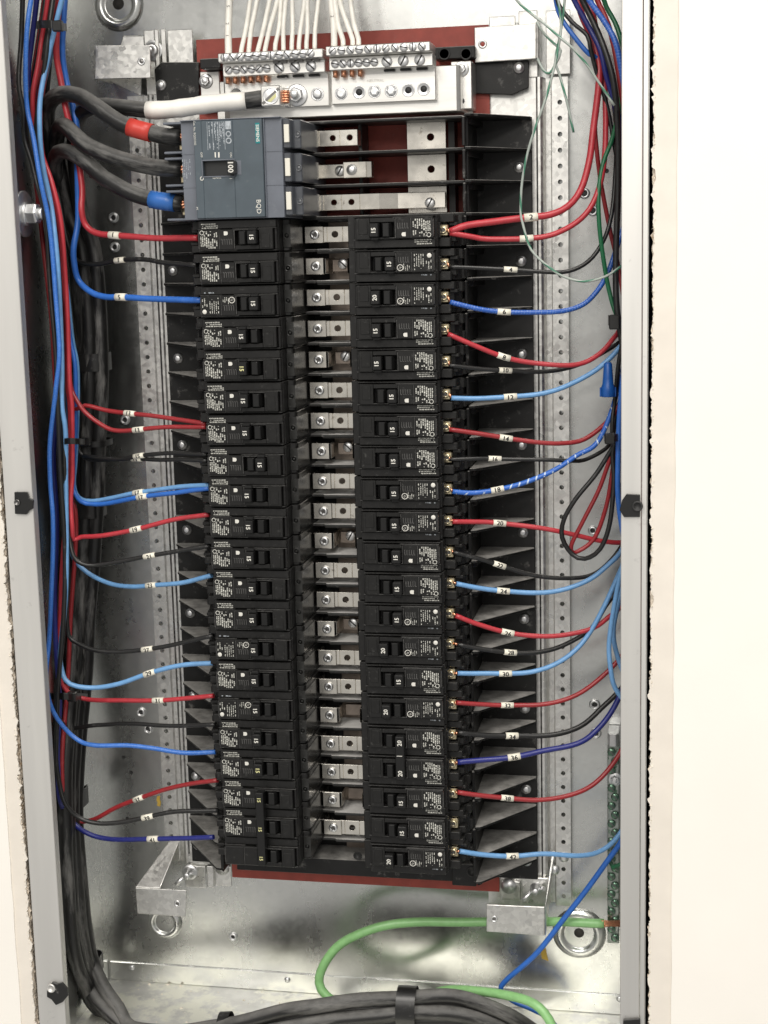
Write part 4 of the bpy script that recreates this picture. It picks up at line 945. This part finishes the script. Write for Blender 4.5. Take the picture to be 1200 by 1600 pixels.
# --- left-hand branch wires: gutter path first (from the top), then out to the breaker
LW = [
 ('1', 'w_red', 2.6, [(95, -25), (90, 30), (88, 83), (95, 123), (103, 167), (112, 205), (123, 258), (128, 300), (127, 327), (133, 350), (150, 363), (180, 367), (253, 372), (310, 372)], -72, (180, 367), 'thick red wire tagged 1 at the top left breaker'),
 ('3', 'w_black', 2.0, [(88, -25), (80, 40), (78, 100), (72, 170), (80, 250), (95, 320), (108, 385), (122, 408), (150, 412), (187, 406), (227, 405), (253, 410), (277, 413), (308, 414)], -50, (189, 406), 'black wire tagged 3 at the second left breaker'),
 ('5', 'w_blue', 2.6, [(103, -25), (100, 20), (97, 80), (103, 127), (113, 167), (120, 200), (122, 267), (122, 342), (115, 383), (115, 407), (122, 437), (143, 457), (167, 465), (190, 465), (260, 468), (315, 469)], -66, (190, 465), 'thick blue wire tagged 5 at the third left breaker'),
 ('13', 'w_redd', 1.9, [(90, -25), (78, 60), (68, 110), (60, 170), (63, 230), (78, 300), (94, 370), (104, 450), (107, 540), (110, 600), (123, 630), (140, 650), (167, 668), (187, 673), (217, 672), (267, 668), (322, 667)], -76, (216, 672), 'red wire tagged 13, the lower of the pair at the seventh left breaker'),
 ('13', 'w_redd', 1.9, [(93, -25), (82, 60), (72, 110), (64, 170), (66, 230), (80, 300), (92, 370), (100, 450), (103, 540), (106, 610), (115, 640), (133, 634), (167, 642), (203, 647), (260, 652), (322, 662)], -70, (204, 647), 'red wire tagged 13, the upper of the pair at the seventh left breaker'),
 ('15', 'w_black', 1.8, [(84, -25), (75, 60), (66, 120), (60, 180), (66, 260), (84, 330), (96, 420), (104, 540), (110, 640), (123, 703), (143, 713), (187, 717), (217, 712), (267, 709), (324, 710)], -58, (217, 711), 'black wire tagged 15, the upper of the pair at the eighth left breaker'),
 ('15', 'w_black', 1.8, [(80, -25), (72, 60), (64, 120), (58, 180), (64, 260), (80, 330), (94, 420), (102, 540), (108, 640), (127, 708), (150, 718), (213, 716), (250, 718), (324, 720)], -54, (215, 718), 'black wire tagged 15, the lower of the pair at the eighth left breaker'),
 ('17', 'w_lblue', 2.0, [(98, -25), (86, 60), (72, 120), (60, 170), (58, 225), (72, 290), (88, 350), (103, 440), (112, 527), (120, 573), (121, 657), (118, 720), (115, 758), (123, 778), (143, 783), (180, 777), (217, 769), (267, 762), (327, 758)], -62, (216, 769), 'pale blue wire tagged 17, the upper of the pair at the ninth left breaker'),
 ('17', 'w_blue', 2.0, [(94, -25), (82, 60), (68, 120), (57, 170), (56, 225), (69, 290), (85, 350), (100, 440), (109, 527), (117, 573), (119, 657), (115, 720), (114, 763), (126, 784), (145, 788), (167, 787), (223, 777), (283, 768), (327, 763)], -68, (224, 777), 'blue wire tagged 17, the lower of the pair at the ninth left breaker'),
 ('19', 'w_red', 2.0, [(78, -25), (66, 57), (60, 103), (52, 150), (54, 200), (68, 250), (82, 290), (96, 350), (103, 440), (107, 540), (109, 600), (113, 640), (113, 737), (110, 783), (113, 825), (115, 843), (127, 839), (160, 837), (213, 826), (273, 812), (327, 804)], -88, (214, 825), 'red wire tagged 19'),
 ('21', 'w_black', 1.9, [(86, -25), (76, 60), (66, 130), (56, 200), (64, 270), (80, 330), (92, 430), (97, 540), (99, 640), (100, 720), (104, 790), (108, 830), (115, 868), (127, 880), (147, 883), (187, 877), (233, 868), (283, 861), (329, 853)], -92, (235, 868), 'black wire tagged 21'),
 ('23', 'w_lblue', 2.0, [(92, -25), (80, 60), (68, 130), (58, 200), (66, 270), (82, 330), (92, 430), (98, 540), (102, 640), (104, 740), (108, 830), (113, 866), (123, 883), (143, 900), (173, 913), (207, 917), (237, 915), (283, 910), (331, 899)], -60, (237, 915), 'pale blue wire tagged 23'),
 ('27', 'w_black', 1.9, [(85, -25), (72, 60), (58, 110), (46, 160), (47, 215), (60, 280), (72, 350), (84, 457), (91, 540), (94, 640), (98, 730), (102, 840), (103, 930), (108, 993), (123, 1005), (150, 1015), (187, 1018), (230, 1014), (283, 1005), (334, 993)], -84, (229, 1014), 'black wire tagged 27'),
 ('29', 'w_lblue', 2.1, [(103, -25), (88, 37), (75, 87), (63, 147), (62, 200), (67, 253), (80, 317), (85, 363), (90, 423), (95, 507), (97, 573), (97, 633), (102, 673), (103, 737), (104, 830), (102, 930), (96, 1000), (95, 1033), (103, 1062), (120, 1072), (150, 1074), (187, 1067), (233, 1052), (283, 1040), (333, 1036)], -96, (233, 1052), 'pale blue wire tagged 29'),
 ('31', 'w_red', 2.0, [(80, -25), (68, 57), (62, 103), (53, 150), (52, 200), (64, 250), (78, 290), (93, 350), (101, 440), (105, 540), (106, 600), (110, 640), (108, 737), (102, 817), (95, 933), (91, 1030), (93, 1060), (107, 1082), (133, 1092), (167, 1095), (247, 1094), (290, 1091), (334, 1087)], -80, (246, 1094), 'red wire tagged 31'),
 (None, 'w_black', 1.9, [(75, -25), (62, 60), (52, 120), (44, 190), (56, 270), (70, 340), (82, 450), (92, 560), (96, 680), (100, 800), (106, 900), (98, 1010), (88, 1083), (90, 1120), (110, 1138), (150, 1133), (200, 1130), (253, 1133), (293, 1134), (337, 1132)], -72, None, 'untagged black wire running to the seventeenth left breaker'),
 (None, 'w_bluestripe', 2.0, [(53, -25), (42, 43), (40, 107), (43, 167), (53, 217), (63, 283), (76, 350), (87, 450), (93, 547), (87, 607), (78, 690), (79, 750), (83, 817), (80, 933), (77, 1000), (72, 1057), (78, 1100), (97, 1133), (123, 1157), (150, 1165), (200, 1165), (240, 1170), (283, 1176), (337, 1175)], -104, None, 'untagged striped blue wire running to the eighteenth left breaker'),
 ('37', 'w_redd', 2.0, [(72, -25), (60, 60), (52, 120), (47, 190), (55, 270), (64, 350), (76, 457), (83, 540), (88, 607), (94, 700), (108, 770), (117, 800), (118, 867), (110, 967), (106, 1050), (103, 1100), (97, 1200), (102, 1262), (122, 1282), (147, 1280), (180, 1263), (217, 1249), (260, 1233), (300, 1224), (340, 1219)], -64, (217, 1249), 'red wire tagged 37 at the three-pole breaker'),
 ('39', 'w_black', 2.0, [(36, -25), (33, 60), (30, 127), (37, 173), (38, 213), (47, 247), (57, 287), (70, 340), (78, 430), (86, 540), (90, 640), (95, 740), (101, 860), (100, 960), (90, 1083), (88, 1180), (93, 1220), (103, 1257), (123, 1278), (150, 1287), (183, 1286), (230, 1276), (273, 1268), (342, 1266)], -100, (232, 1275), 'black wire tagged 39 at the three-pole breaker'),
 ('41', 'w_navy', 2.2, [(60, -25), (50, 60), (44, 120), (48, 180), (60, 270), (75, 340), (88, 440), (94, 540), (90, 640), (84, 720), (88, 820), (86, 930), (88, 1020), (93, 1100), (90, 1167), (91, 1210), (94, 1250), (110, 1280), (133, 1300), (167, 1310), (233, 1312), (283, 1310), (334, 1308)], -76, (237, 1311), 'dark blue wire tagged 41 at the three-pole breaker')]
for num, mt, r, path, d, mk, lab in LW:
    if num and 19 <= int(num) <= 31: lab += ', to the %s breaker of the left column' % ORD[(int(num) + 1) // 2]
    xs = [p[0] for p in path]; n = len(path); pts = []
    # constant gutter depth, then forward to the breaker terminal once the wire turns out
    turn = max(i for i in range(n) if path[i][0] < 135)
    for i, p in enumerate(path):
        if i <= turn: dd = d + 3 * math.sin(i * 1.7 + d)
        else: dd = d + (-98 - d) * ((p[0] - path[turn][0]) / (path[-1][0] - path[turn][0])) ** 1.0
        pts.append((p[0], p[1], dd))
    o, c = wire('branch_wire', lab, W(pts, 0, 0), r, mt, group='branch wires on the left')
    if mk: marker(o, c, mk, r, num)

# --- feeder cables
VX = {400: (118, 130, 140, 149), 560: (128, 140, 150, 158), 700: (125, 137, 147, 155), 850: (120, 130, 139, 147), 1000: (116, 123, 131, 138), 1150: (105, 110, 118, 125),
      1300: (101, 106, 113, 120), 1400: (107, 112, 122, 129), 1450: (111, 116, 127, 134), 1500: (118, 124, 136, 144), 1540: (131, 138, 151, 160), 1575: (152, 160, 174, 184)}
def downrun(j, skip=0):
    dd = (-24, -40, -22, -38)[j]; out = []
    for y in sorted(VX):
        if y < skip: continue
        out.append((VX[y][j], y, dd if y < 1450 else dd - (y - 1450) * .25))
    e = (j - 3) * 13.0
    b = (0, -9, 3, -6)[j]
    out += [(205 + 8 * (3 - j), 1606 - e * .7, -72 + b), (275, 1612 - e * .8, -84 + b), (345, 1602 - e, -88 + b), (470, 1576 - e, -84 + b), (560, 1563 - e, -78 + b), (650, 1557 - e, -70 + b), (720, 1560 - e, -64 + b), (780, 1580 - e, -58 + b), (830, 1608 - e, -52 + b), (865, 1640 - e, -48 + b)]
    return out
FEED = [
 ('feeder_cable', 'thick black feeder cable with red tape, entering the top pole of the main breaker', 6.6, [(284, 214, -100), (262, 213, -100), (225, 204, -98), (190, 192, -96), (150, 168, -92), (120, 151, -86), (95, 148, -80), (78, 160, -72), (74, 190, -62), (80, 240, -50), (98, 320, -34)], 0, ('tape_red', (207, 199), (238, 209))),
 ('feeder_cable', 'thick black feeder cable without tape, entering the middle pole of the main breaker', 6.6, [(285, 264, -100), (262, 263, -100), (230, 258, -98), (180, 248, -96), (140, 230, -90), (117, 210, -84), (102, 197, -76), (92, 203, -66), (88, 228, -54), (94, 270, -46), (106, 330, -42)], 1, None),
 ('feeder_cable', 'thick black feeder cable with blue tape, entering the lowest pole of the main breaker', 6.4, [(286, 319, -100), (262, 316, -100), (236, 311, -98), (200, 298, -96), (162, 277, -92), (135, 253, -86), (110, 238, -80), (92, 240, -72), (86, 258, -60), (92, 290, -44), (112, 345, -28)], 2, ('tape_blue', (240, 313), (274, 317))),
 ('neutral_cable', 'thick cable wrapped in white tape, running to the neutral bar lug', 6.4, [(418, 153, -70), (406, 154, -71), (385, 157, -72), (330, 162, -76), (270, 168, -80), (228, 172, -80), (190, 169, -78), (155, 166, -74), (130, 176, -66), (118, 205, -56), (118, 260, -48), (126, 330, -42)], 3, ('tape_white', (228, 172), (388, 157)))]
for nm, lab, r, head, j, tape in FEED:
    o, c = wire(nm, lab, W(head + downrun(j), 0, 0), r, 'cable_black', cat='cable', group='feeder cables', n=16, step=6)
    if tape:
        pr = [project(p) for p in c]
        ia = min(range(len(c)), key=lambda i: (pr[i][0] - tape[1][0])**2 + (pr[i][1] - tape[1][1])**2); ib = min(range(len(c)), key=lambda i: (pr[i][0] - tape[2][0])**2 + (pr[i][1] - tape[2][1])**2)
        ia, ib = min(ia, ib), max(ia, ib); seg = c[ia:ib + 1]
        rr = [r + .5 + ((.7 * ((i % 3) / 3)) if tape[0] == 'tape_white' else .2) for i in range(len(seg))]
        MB().tube(seg, rr, 18).build('tape_wrap', [tape[0]], o)
    if nm == 'feeder_cable':
        m = MB(); a = Vector(c[0])
        for k in range(7):
            an = k * 2 * math.pi / 7; m.tube([a + Vector((-6, 3 * math.sin(an), 3 * math.cos(an))), a + Vector((5, 2.6 * math.sin(an + .4), 2.6 * math.cos(an + .4)))], 1.5, 7)
        m.build('copper_strand', ['copper'], o)
# black tape bands and ties round the feeder run
def band(y, h, lab, name='tape_band', m_='tape_black', pad=6.6, cat='tape'):
    ys = sorted(VX); i = max(k for k in range(len(ys)) if ys[k] <= y); a, b = ys[i], ys[min(i + 1, len(ys) - 1)]
    f = 0 if a == b else (y - a) / (b - a); xs = [VX[a][j] * (1 - f) + VX[b][j] * f for j in range(4)]
    p0 = U(xs[0], y, -31); p1 = U(xs[3], y, -31); m = MB(); n = 28
    hw = (p1[0] - p0[0]) / 2 + pad; cx = (p0[0] + p1[0]) / 2; hd = 16.5
    vs = []
    for s_, zz in ((1, -h / 2), (1, h / 2)):
        for k in range(n):
            an = 2 * math.pi * k / n; ca, sa = math.cos(an), math.sin(an)
            q = .55; vs.append((cx + hw * math.copysign(abs(ca)**q, ca), p0[1] + zz, -31 + hd * math.copysign(abs(sa)**q, sa)))
    m.add(vs, [(k, (k + 1) % n, n + (k + 1) % n, n + k) for k in range(n)], True)
    vs2 = [((x - cx) * .94 + cx, z, (d + 31) * .94 - 31) for x, z, d in vs]
    m.add(vs2, [(k, n + k, n + (k + 1) % n, (k + 1) % n) for k in range(n)], True)
    for o_ in (0, n): m.add([vs[o_ + k] for k in range(n)] + [vs2[o_ + k] for k in range(n)], [(k, (k + 1) % n, n + (k + 1) % n, n + k) for k in range(n)])
    t = m.build(name, [m_]); tag(t, lab, cat, 'bands round the feeder cables'); return t
band(565, 15, 'black tape band round the feeder cables, topmost on the vertical run')
band(790, 18, 'black tape band round the feeder cables, middle of the vertical run')
band(1245, 16, 'black tape band round the feeder cables beside the dark blue wire 41')
band(1505, 14, 'black tape band where the feeder cables bend toward the floor')
t = band(691, 5, 'thin black zip tie round the feeder cables below the two red 13 wires', 'cable_tie', 'tie', 9.5, 'cable tie')
# tape round the bottom bundle
for u, v, lab, wd in ((637, 1572, 'black tape band round the cable bundle at the bottom centre', 15), (352, 1612, 'black tape band round the cable bundle at the bottom edge left', 9)):
    c = U(u, v, -76 if u > 500 else -88); m = MB(); n = 24
    vs = []
    for xx in (-wd, wd):
        for k in range(n):
            an = 2 * math.pi * k / n; vs.append((c[0] + xx * .55, c[1] + 3 + 21 * math.sin(an) + xx * .06 * (-1 if u < 500 else -.2), c[2] + 15 * math.cos(an)))
    m.add(vs, [(k, (k + 1) % n, n + (k + 1) % n, n + k) for k in range(n)], True)
    vs2 = [(x, c[1] + 3 + (z - c[1] - 3) * .95, c[2] + (d - c[2]) * .95) for x, z, d in vs]; m.add(vs2, [(k, n + k, n + (k + 1) % n, (k + 1) % n) for k in range(n)], True)
    t = m.build('tape_band', ['tape_black']); tag(t, lab, 'tape', 'bands round the feeder cables')

# --- right gutter strands
GUT = [
 ('w_navy', 2.1, [(890, -25), (897, 0), (920, 43), (937, 77), (947, 117), (960, 160), (970, 210), (986, 300)], -70, 'dark blue wire arching down at the top right corner'),
 ('w_black', 2.4, [(900, -25), (910, 0), (930, 40), (947, 83), (960, 133), (965, 200), (965, 300), (963, 397), (964, 480), (975, 560), (986, 640)], -92, 'thick black wire running straight down beside the right flange'),
 ('w_speck', 2.2, [(912, -25), (920, 0), (947, 37), (963, 67), (972, 110), (986, 200)], -100, 'speckled blue wire at the top right corner'),
 ('w_blue', 1.9, [(866, -15), (872, 17), (883, 40), (900, 63), (920, 85), (937, 92), (950, 110), (972, 200)], -62, 'blue wire looping inside the top right bundle'),
 ('w_black', 1.7, [(868, -15), (873, 7), (893, 33), (917, 55), (922, 75), (930, 105), (950, 170), (966, 260), (984, 330)], -66, 'thin black wire curving under the top right bundle'),
 ('w_redd', 2.1, [(925, -25), (933, 0), (950, 37), (963, 87), (971, 140), (986, 240)], -88, 'red wire at the top right corner, nearest the flange'),
 ('w_green', 1.9, [(938, -20), (947, 10), (960, 34), (970, 62), (986, 120)], -80, 'green wire at the very top right corner'),
 ('w_redd', 1.8, [(920, -25), (934, 60), (938, 120), (930, 187), (933, 233), (940, 287), (953, 360), (962, 400), (975, 470), (986, 540)], -48, 'dark red wire dropping behind the two red 2 wires'),
 ('w_green', 1.8, [(975, 130), (958, 210), (943, 253), (936, 300), (937, 350), (943, 407), (950, 450), (962, 490), (982, 520)], -72, 'green wire running down to the right cable tie'),
 ('w_blue', 2.2, [(985, 500), (972, 600), (967, 657), (966, 720), (967, 783), (978, 860), (987, 900)], -86, 'blue wire beside the right flange above the black clip'),
 ('w_black', 1.8, [(985, 470), (967, 560), (961, 620), (957, 660), (960, 720), (975, 790), (986, 830)], -64, 'black wire beside the right flange below the blue wire nut'),
 ('w_lblue', 2.0, [(988, 870), (971, 927), (958, 983), (965, 1027), (987, 1080)], -78, 'pale blue wire bowing out by the right flange, above the red wire'),
 ('w_lblue', 2.0, [(986, 830), (962, 930), (952, 1000), (954, 1040), (962, 1075), (988, 1110)], -92, 'pale blue wire bowing farthest from the right flange, low in the gutter'),
 ('w_black', 1.9, [(986, 655), (960, 695), (933, 740), (900, 780), (881, 813), (878, 840), (893, 865), (913, 872), (937, 857), (953, 817), (960, 750), (959, 700), (984, 640)], -84, 'black wire hanging in a long teardrop loop above wire 22'),
 ('w_redd', 1.8, [(984, 660), (958, 707), (937, 763), (913, 810), (892, 853), (897, 864), (927, 843), (947, 793), (957, 740), (962, 700), (984, 650)], -66, 'red wire hanging in a narrow loop inside the black loop'),
 ('w_blue', 2.4, [(988, 1255), (973, 1307), (950, 1343), (900, 1413), (840, 1487), (783, 1540), (800, 1562), (830, 1576), (858, 1592), (880, 1620)], -30, 'blue wire running diagonally from the right flange down to the floor')]
for mt, r, path, d, lab in GUT:
    pts = [(p[0], p[1], d + 3 * math.sin(i * 1.3)) for i, p in enumerate(path)]
    P = W(pts, 0, 0)
    wire('gutter_wire', lab, P, r, mt, group='wires in the right gutter')
# thin twisted green-white pair
THIN = [([(866, -20), (872, 0), (876, 40), (873, 67), (864, 112), (851, 160), (828, 227), (816, 283), (813, 333), (816, 350), (829, 390), (857, 417), (880, 432), (913, 439), (947, 431), (972, 415)], -104, 'thin pale green-white wire hanging in front of the right rail'),
        ([(800, -20), (807, 0), (830, 22), (853, 40), (875, 60), (893, 74), (915, 98), (932, 122), (960, 165)], -112, 'thin pale green-white wire crossing the top right corner bracket'),
        ([(884, -20), (880, 20), (872, 70), (868, 95), (876, 120), (884, 150), (891, 180), (896, 207)], -98, 'thin pale green-white wire end dangling over the right rail'),
        ([(838, 34), (850, 52), (866, 68), (876, 78), (868, 98), (858, 114), (848, 108), (840, 92)], -88, 'thin pale wire curled round the upper right bracket')]
for path, d, lab in THIN:
    wire('thin_wire', lab, W([(u, v, d + 2 * math.sin(i)) for i, (u, v) in enumerate(path)], 0, 0), 1.0, 'w_pale', group='thin green-white wires')

# --- white neutral wires
NEU = [(358, 357, 'w_whiteprint', 2.9), (390, 377, 'w_whiteprint', 1.9), (402, 389, 'w_whiteprint', 1.9), (422, 403, 'w_white', 1.9), (434, 414, 'w_white', 1.9), (439, 430, 'w_white', 1.8), (447, 443, 'w_white', 1.8), (457, 456, 'w_white', 1.8),
       (475, 467, 'w_white', 1.8), (481, 479, 'w_white', 1.8), (497, 492, 'w_white', 1.8), (517, 522, 'w_whiteprint', 2.6), (523, 536, 'w_white', 2.0), (530, 551, 'w_white', 2.0), (548, 560, 'w_white', 2.0)]
for i, (ut, ub, mt, r) in enumerate(NEU):
    vb = 83 - (ub - 340) * .055 if ub < 506 else 72 - (ub - 508) * .04
    path = [(ut + (ut - ub) * .5, -60, -58), (ut, 0, -64), ((ut * .45 + ub * .55) + (2 if i % 2 else -2) * .6, vb * .55, -68), (ub, vb - (9 if i > 4 else 1), -70), (ub, vb + 3, -70)]
    lab = 'white neutral wire, %s from the left at the neutral bar' % ORD[i + 1]
    o, c = wire('neutral_wire', lab, W(path, 0, 0), r, mt, group='white neutral wires')
    m = MB(); a = U(ub, vb - 9 if i > 4 else vb, -70); b = U(ub, vb + 6, -70)
    m.tube([a, b], r * .62, 8); m.build('copper_tip', ['copper'], o)
    if i < 6 or i >= 11:
        q = U(353 + 3 + 12 * i + 0, 127 - i * .6, -63) if i < 6 else U(524 + 13 * (i - 11), 117 - (i - 11) * .6, -63)
        m = MB(); m.tube([(q[0], q[1] - 5, -64), (q[0] + .4, q[1], -65), (q[0], q[1] + 2.2, -64.5)], 1.9, 8); m.build('copper_tip', ['copper'], o)
    if mt == 'w_whiteprint' and r > 2.5:
        best = min(range(len(c)), key=lambda j: abs(project(c[j])[1] - 30)); p = c[best]; m = MB()
        for tx, dy in ((('1', 55), ('2', 34), ('5', 12)) if i == 0 else (('2', 27),)):
            b2 = min(range(len(c)), key=lambda j: abs(project(c[j])[1] - dy)); p = c[b2]
            text(m, tx, 3.6, (p[0], p[1], p[2] - r - .12), (0, 1), (1, 0))
        m.build('number_print', ['print_black'], o)

# --- green ground cable and ground bar
gp = [(944, 1443, -22), (900, 1442, -20), (850, 1441, -17), (800, 1440, -17), (720, 1440, -22), (650, 1442, -28), (600, 1447, -32), (560, 1460, -36), (525, 1480, -38), (504, 1508, -40), (498, 1534, -42), (510, 1556, -46), (545, 1578, -48), (600, 1588, -46), (650, 1565, -40), (700, 1545, -40), (767, 1551, -52), (815, 1561, -66), (843, 1577, -74), (862, 1604, -80), (870, 1640, -84)]
o, c = wire('ground_cable', 'thick green ground cable looping across the bottom of the box', W(gp, 0, 0), 4.1, 'ground_green', cat='cable', n=14, step=5)
m = MB()
for k in range(4): m.tube([U(940, 1439 + 3 * k, -24), U(952, 1440 + 2 * k, -18), U(985, 1438 + 3 * k, -14)], 1.0, 7)
m.build('copper_strand', ['copper'], o)
gb = thing('ground_bar', 'green-tinted ground bar with screws beside the lower right flange', 'terminal bar', (408, 735, 4))
a = U(949, 1160, -12); b = U(967, 1474, -12)
MB().box(402.5, 412.5, a[1] + 2, b[1], -13, -4).build('bar', ['green_bar'], gb, bevel=.6)
MB().prism([(402.5, -13), (404, -18), (410, -18), (412.5, -13), (412.5, 9), (402.5, 9)], a[1] - 9, a[1] + 2, 'z').build('mounting_foot', ['zinc'], gb, bevel=.5)
z = a[1] + 8; i = 0
while z < b[1] - 4:
    link('screw', ME['green'] if i not in (3,) else ME['hex'], gb, (407.5 + (1.6 if i % 2 else -1.6), z, -13)); z += 8.1; i += 1
m = MB(); m.tube([U(953, 1347, -20), U(958, 1355, -26), U(972, 1350, -26), U(988, 1340, -24)], 1.9, 10); t = m.build('ground_wire', ['w_green']); tag(t, 'short green wire hooked onto the lower right ground bar', 'wire')

# --- blue wire nut
c0 = U(950, 566, -80); c1 = U(949, 622, -84)
m = MB(); m.lathe((c0[0], c0[1], -80), 'z', [(2.4, 0), (3.2, 1.5), (4.0, 12), (4.4, 17), (5.2, 19), (5.6, 26.5), (5.2, 27), (4.4, 26.5)], 18)
nt = m.build('wire_nut', ['nut_blue']); tag(nt, 'blue wire nut hanging beside the right flange', 'wire nut')
m = MB()
for s_ in (-1, 1): m.box(c0[0] + s_ * 5.2, c0[0] + s_ * 6.4, c0[1] + 19.5, c0[1] + 27, -81.2, -78.8)
m.build('wing', ['nut_blue'], nt, bevel=.4)

# --- cable ties
def tie(pts, w, lab, head):
    t = thing('cable_tie', lab, 'cable tie', pts[0], 'black cable ties')
    c = spline(pts, 4); m = MB(); h = w / 2
    vs = []
    for p in c:
        for dz, dd in ((-h, 0), (h, 0), (h, .0), (-h, .0)): vs.append((p.x, p.y + dz, p.z - (.9 if dd == 0 else 0)))
    m2 = MB(); n = len(c)
    V_ = [(p.x, p.y + s_ * h, p.z + q) for p in c for s_, q in ((-1, -.7), (1, -.7), (1, .7), (-1, .7))]
    F_ = [(4 * i + k, 4 * i + (k + 1) % 4, 4 * (i + 1) + (k + 1) % 4, 4 * (i + 1) + k) for i in range(n - 1) for k in range(4)] + [(3, 2, 1, 0), tuple(4 * (n - 1) + k for k in range(4))]
    m2.add(V_, F_); m2.build('strap', ['tie'], t, bevel=.2)
    b = head; m = MB(); m.box(b[0] - 4, b[0] + 4, b[1] - w * .7, b[1] + w * .7, b[2] - 3.5, b[2] + 2); m.build('lock_head', ['tie'], t, bevel=.8)
tie([U(57, 40, -92), U(64, 38, -106), U(80, 38, -113), U(95, 41, -108), U(104, 43, -90)], 6, 'black cable tie round the wire bundle at the top left', U(91, 41, -112))
tie([U(97, 690, -92), U(110, 689, -106), U(125, 690, -100), U(132, 690, -80)], 5, 'black cable tie round the left wire bundle below the red 13 wires', U(134, 690, -58))
tie([U(950, 500, -70), U(956, 502, -104), U(968, 503, -106), U(980, 503, -80)], 8, 'black cable tie round the right bundle where the green wire ends', U(960, 503, -105))
tie([U(944, 684, -66), U(950, 685, -96), U(960, 684, -96), U(974, 684, -70)], 6, 'black cable tie round the right bundle at the top of the hanging loops', U(953, 685, -95))
tie([U(88, 1088, -70), U(100, 1088, -108), U(115, 1088, -100), U(137, 1089, -60)], 6, 'black cable tie round the left bundle beside the red wire 31', U(113, 1088, -98))

# --- bolt through the left side panel
bt = thing('wall_bolt', 'large zinc hex bolt with washer in the left side of the box', 'bolt', (BX0, 79, -76))
zb = U(47, 334, -100)[1]; bd = -100
m = MB(); m.lathe((BX0, zb, bd), 'x', [(9, 0), (9, 7), (8.4, 8)], 6, smooth=False); m.build('spacer_nut', ['zinc'], bt)
m = MB(); m.lathe((BX0 + 8, zb, bd), 'x', [(18.5, 0), (18.5, 2.0), (17.8, 2.6)], 40); m.build('washer', ['zinc'], bt)
m = MB(); m.lathe((BX0 + 10.6, zb, bd), 'x', [(9.6, 0), (9.6, 2.4)], 24); m.build('lock_washer', ['zinc'], bt)
m = MB(); m.lathe((BX0 + 13.0, zb, bd), 'x', [(8.8, 0), (8.8, 7.5), (7.6, 8.8)], 6, smooth=False, rot=.5); m.lathe((BX0 + 21.6, zb, bd), 'x', [(5.4, 0), (5.2, 3.6), (4.4, 4.4)], 18); m.build('hex_head', ['zinc'], bt, bevel=.3)

# --- black clips on the flanges
def clip(pts, lab, hole, d=FR - 1.2):
    t = thing('cover_clip', lab, 'clip', U(pts[0][0], pts[0][1], d), 'black clips on the box flange')
    q = [U(u, v, d - 1.4)[:2] for u, v in pts]; MB().prism(q, d - 1.4, d + 1.0, 'd').build('plate', ['tie'], t, bevel=.4)
    if hole:
        c = U(hole[0], hole[1], d - 1.6); q = MB(); q.lathe((c[0], c[1], d - 1.45), 'd', [(hole[2], 0), (hole[2] * .95, -1.2), (hole[2] * .7, -1.4), (hole[2] * .6, -.1)], 18); q.build('screw_boss', [hole[3]], t)
clip([(22, 769), (42, 769), (45, 778), (52, 782), (51, 795), (45, 798), (41, 804), (23, 803)], 'black clip on the left flange at mid height', (27, 785, 2.6, 'steel_dark'))
clip([(73, 1545), (82, 1535), (90, 1538), (97, 1536), (105, 1545), (106, 1556), (98, 1566), (87, 1571), (80, 1562), (73, 1558)], 'jagged black clip on the left flange near the bottom', (80, 1544, 4, 'flange_steel'))
clip([(972, 782), (979, 772), (1000, 773), (1000, 808), (975, 808), (968, 797)], 'black clip with a round hole on the right flange', (996, 791, 4.2, 'print_black'))
clip([(974, 1594), (1000, 1592), (1002, 1625), (972, 1625)], 'black clip at the very bottom of the right flange', None)

# --- small scraps
c = U(248, 1252, -.4); m = MB(); m.prism([(c[0] - 1.2, c[1] - 5), (c[0] + 1.6, c[1] - 5.4), (c[0] + 1.2, c[1] - 1.4), (c[0] + 2.2, c[1] + .4), (c[0] + 1.4, c[1] + 5), (c[0] - 1.9, c[1] + 4.2), (c[0] - 1.1, c[1] + 1.6), (c[0] - 2.0, c[1] - 1)], -.9, -.1, 'd'); t = m.build('paint_scrap', ['yellow_bit']); tag(t, 'yellow scrap stuck beside the lower left rail', 'scrap')
c = U(850, 1491, 9.6); m = MB(); m.prism([(c[0] - 3, c[1] - 5), (c[0] + 1.5, c[1] - 6), (c[0] + 3, c[1] + 3), (c[0] + 4, c[1] + 6), (c[0] - 2, c[1] + 4)], 8.9, 9.9, 'd'); t = m.build('paint_scrap', ['yellow_bit']); tag(t, 'yellow scrap on the back panel beside the diagonal blue wire', 'scrap')

# --- plaster crumbs and dust lying on the floor of the box
rg = random.Random(99); m = MB()
for i in range(230):
    x = rg.uniform(-68, 432); d = rg.uniform(-130, 6); r = rg.choice((.5, .7, .9, 1.3, 1.9)) * rg.uniform(.7, 1.2)
    a = rg.uniform(0, 6.28); P = [(x + r * rg.uniform(.6, 1.2) * math.cos(a + k * 1.57), BB - .05, d + r * rg.uniform(.6, 1.2) * math.sin(a + k * 1.57)) for k in range(4)]
    m.add(P + [(x + rg.uniform(-.3, .3) * r, BB - r * rg.uniform(.5, 1.0), d)], [(0, 1, 4), (1, 2, 4), (2, 3, 4), (3, 0, 4), (3, 2, 1, 0)])
cr_ = m.build('plaster_crumbs', ['paper']); cr_['kind'] = 'stuff'; tag(cr_, 'pale plaster crumbs scattered on the floor of the box', 'debris')
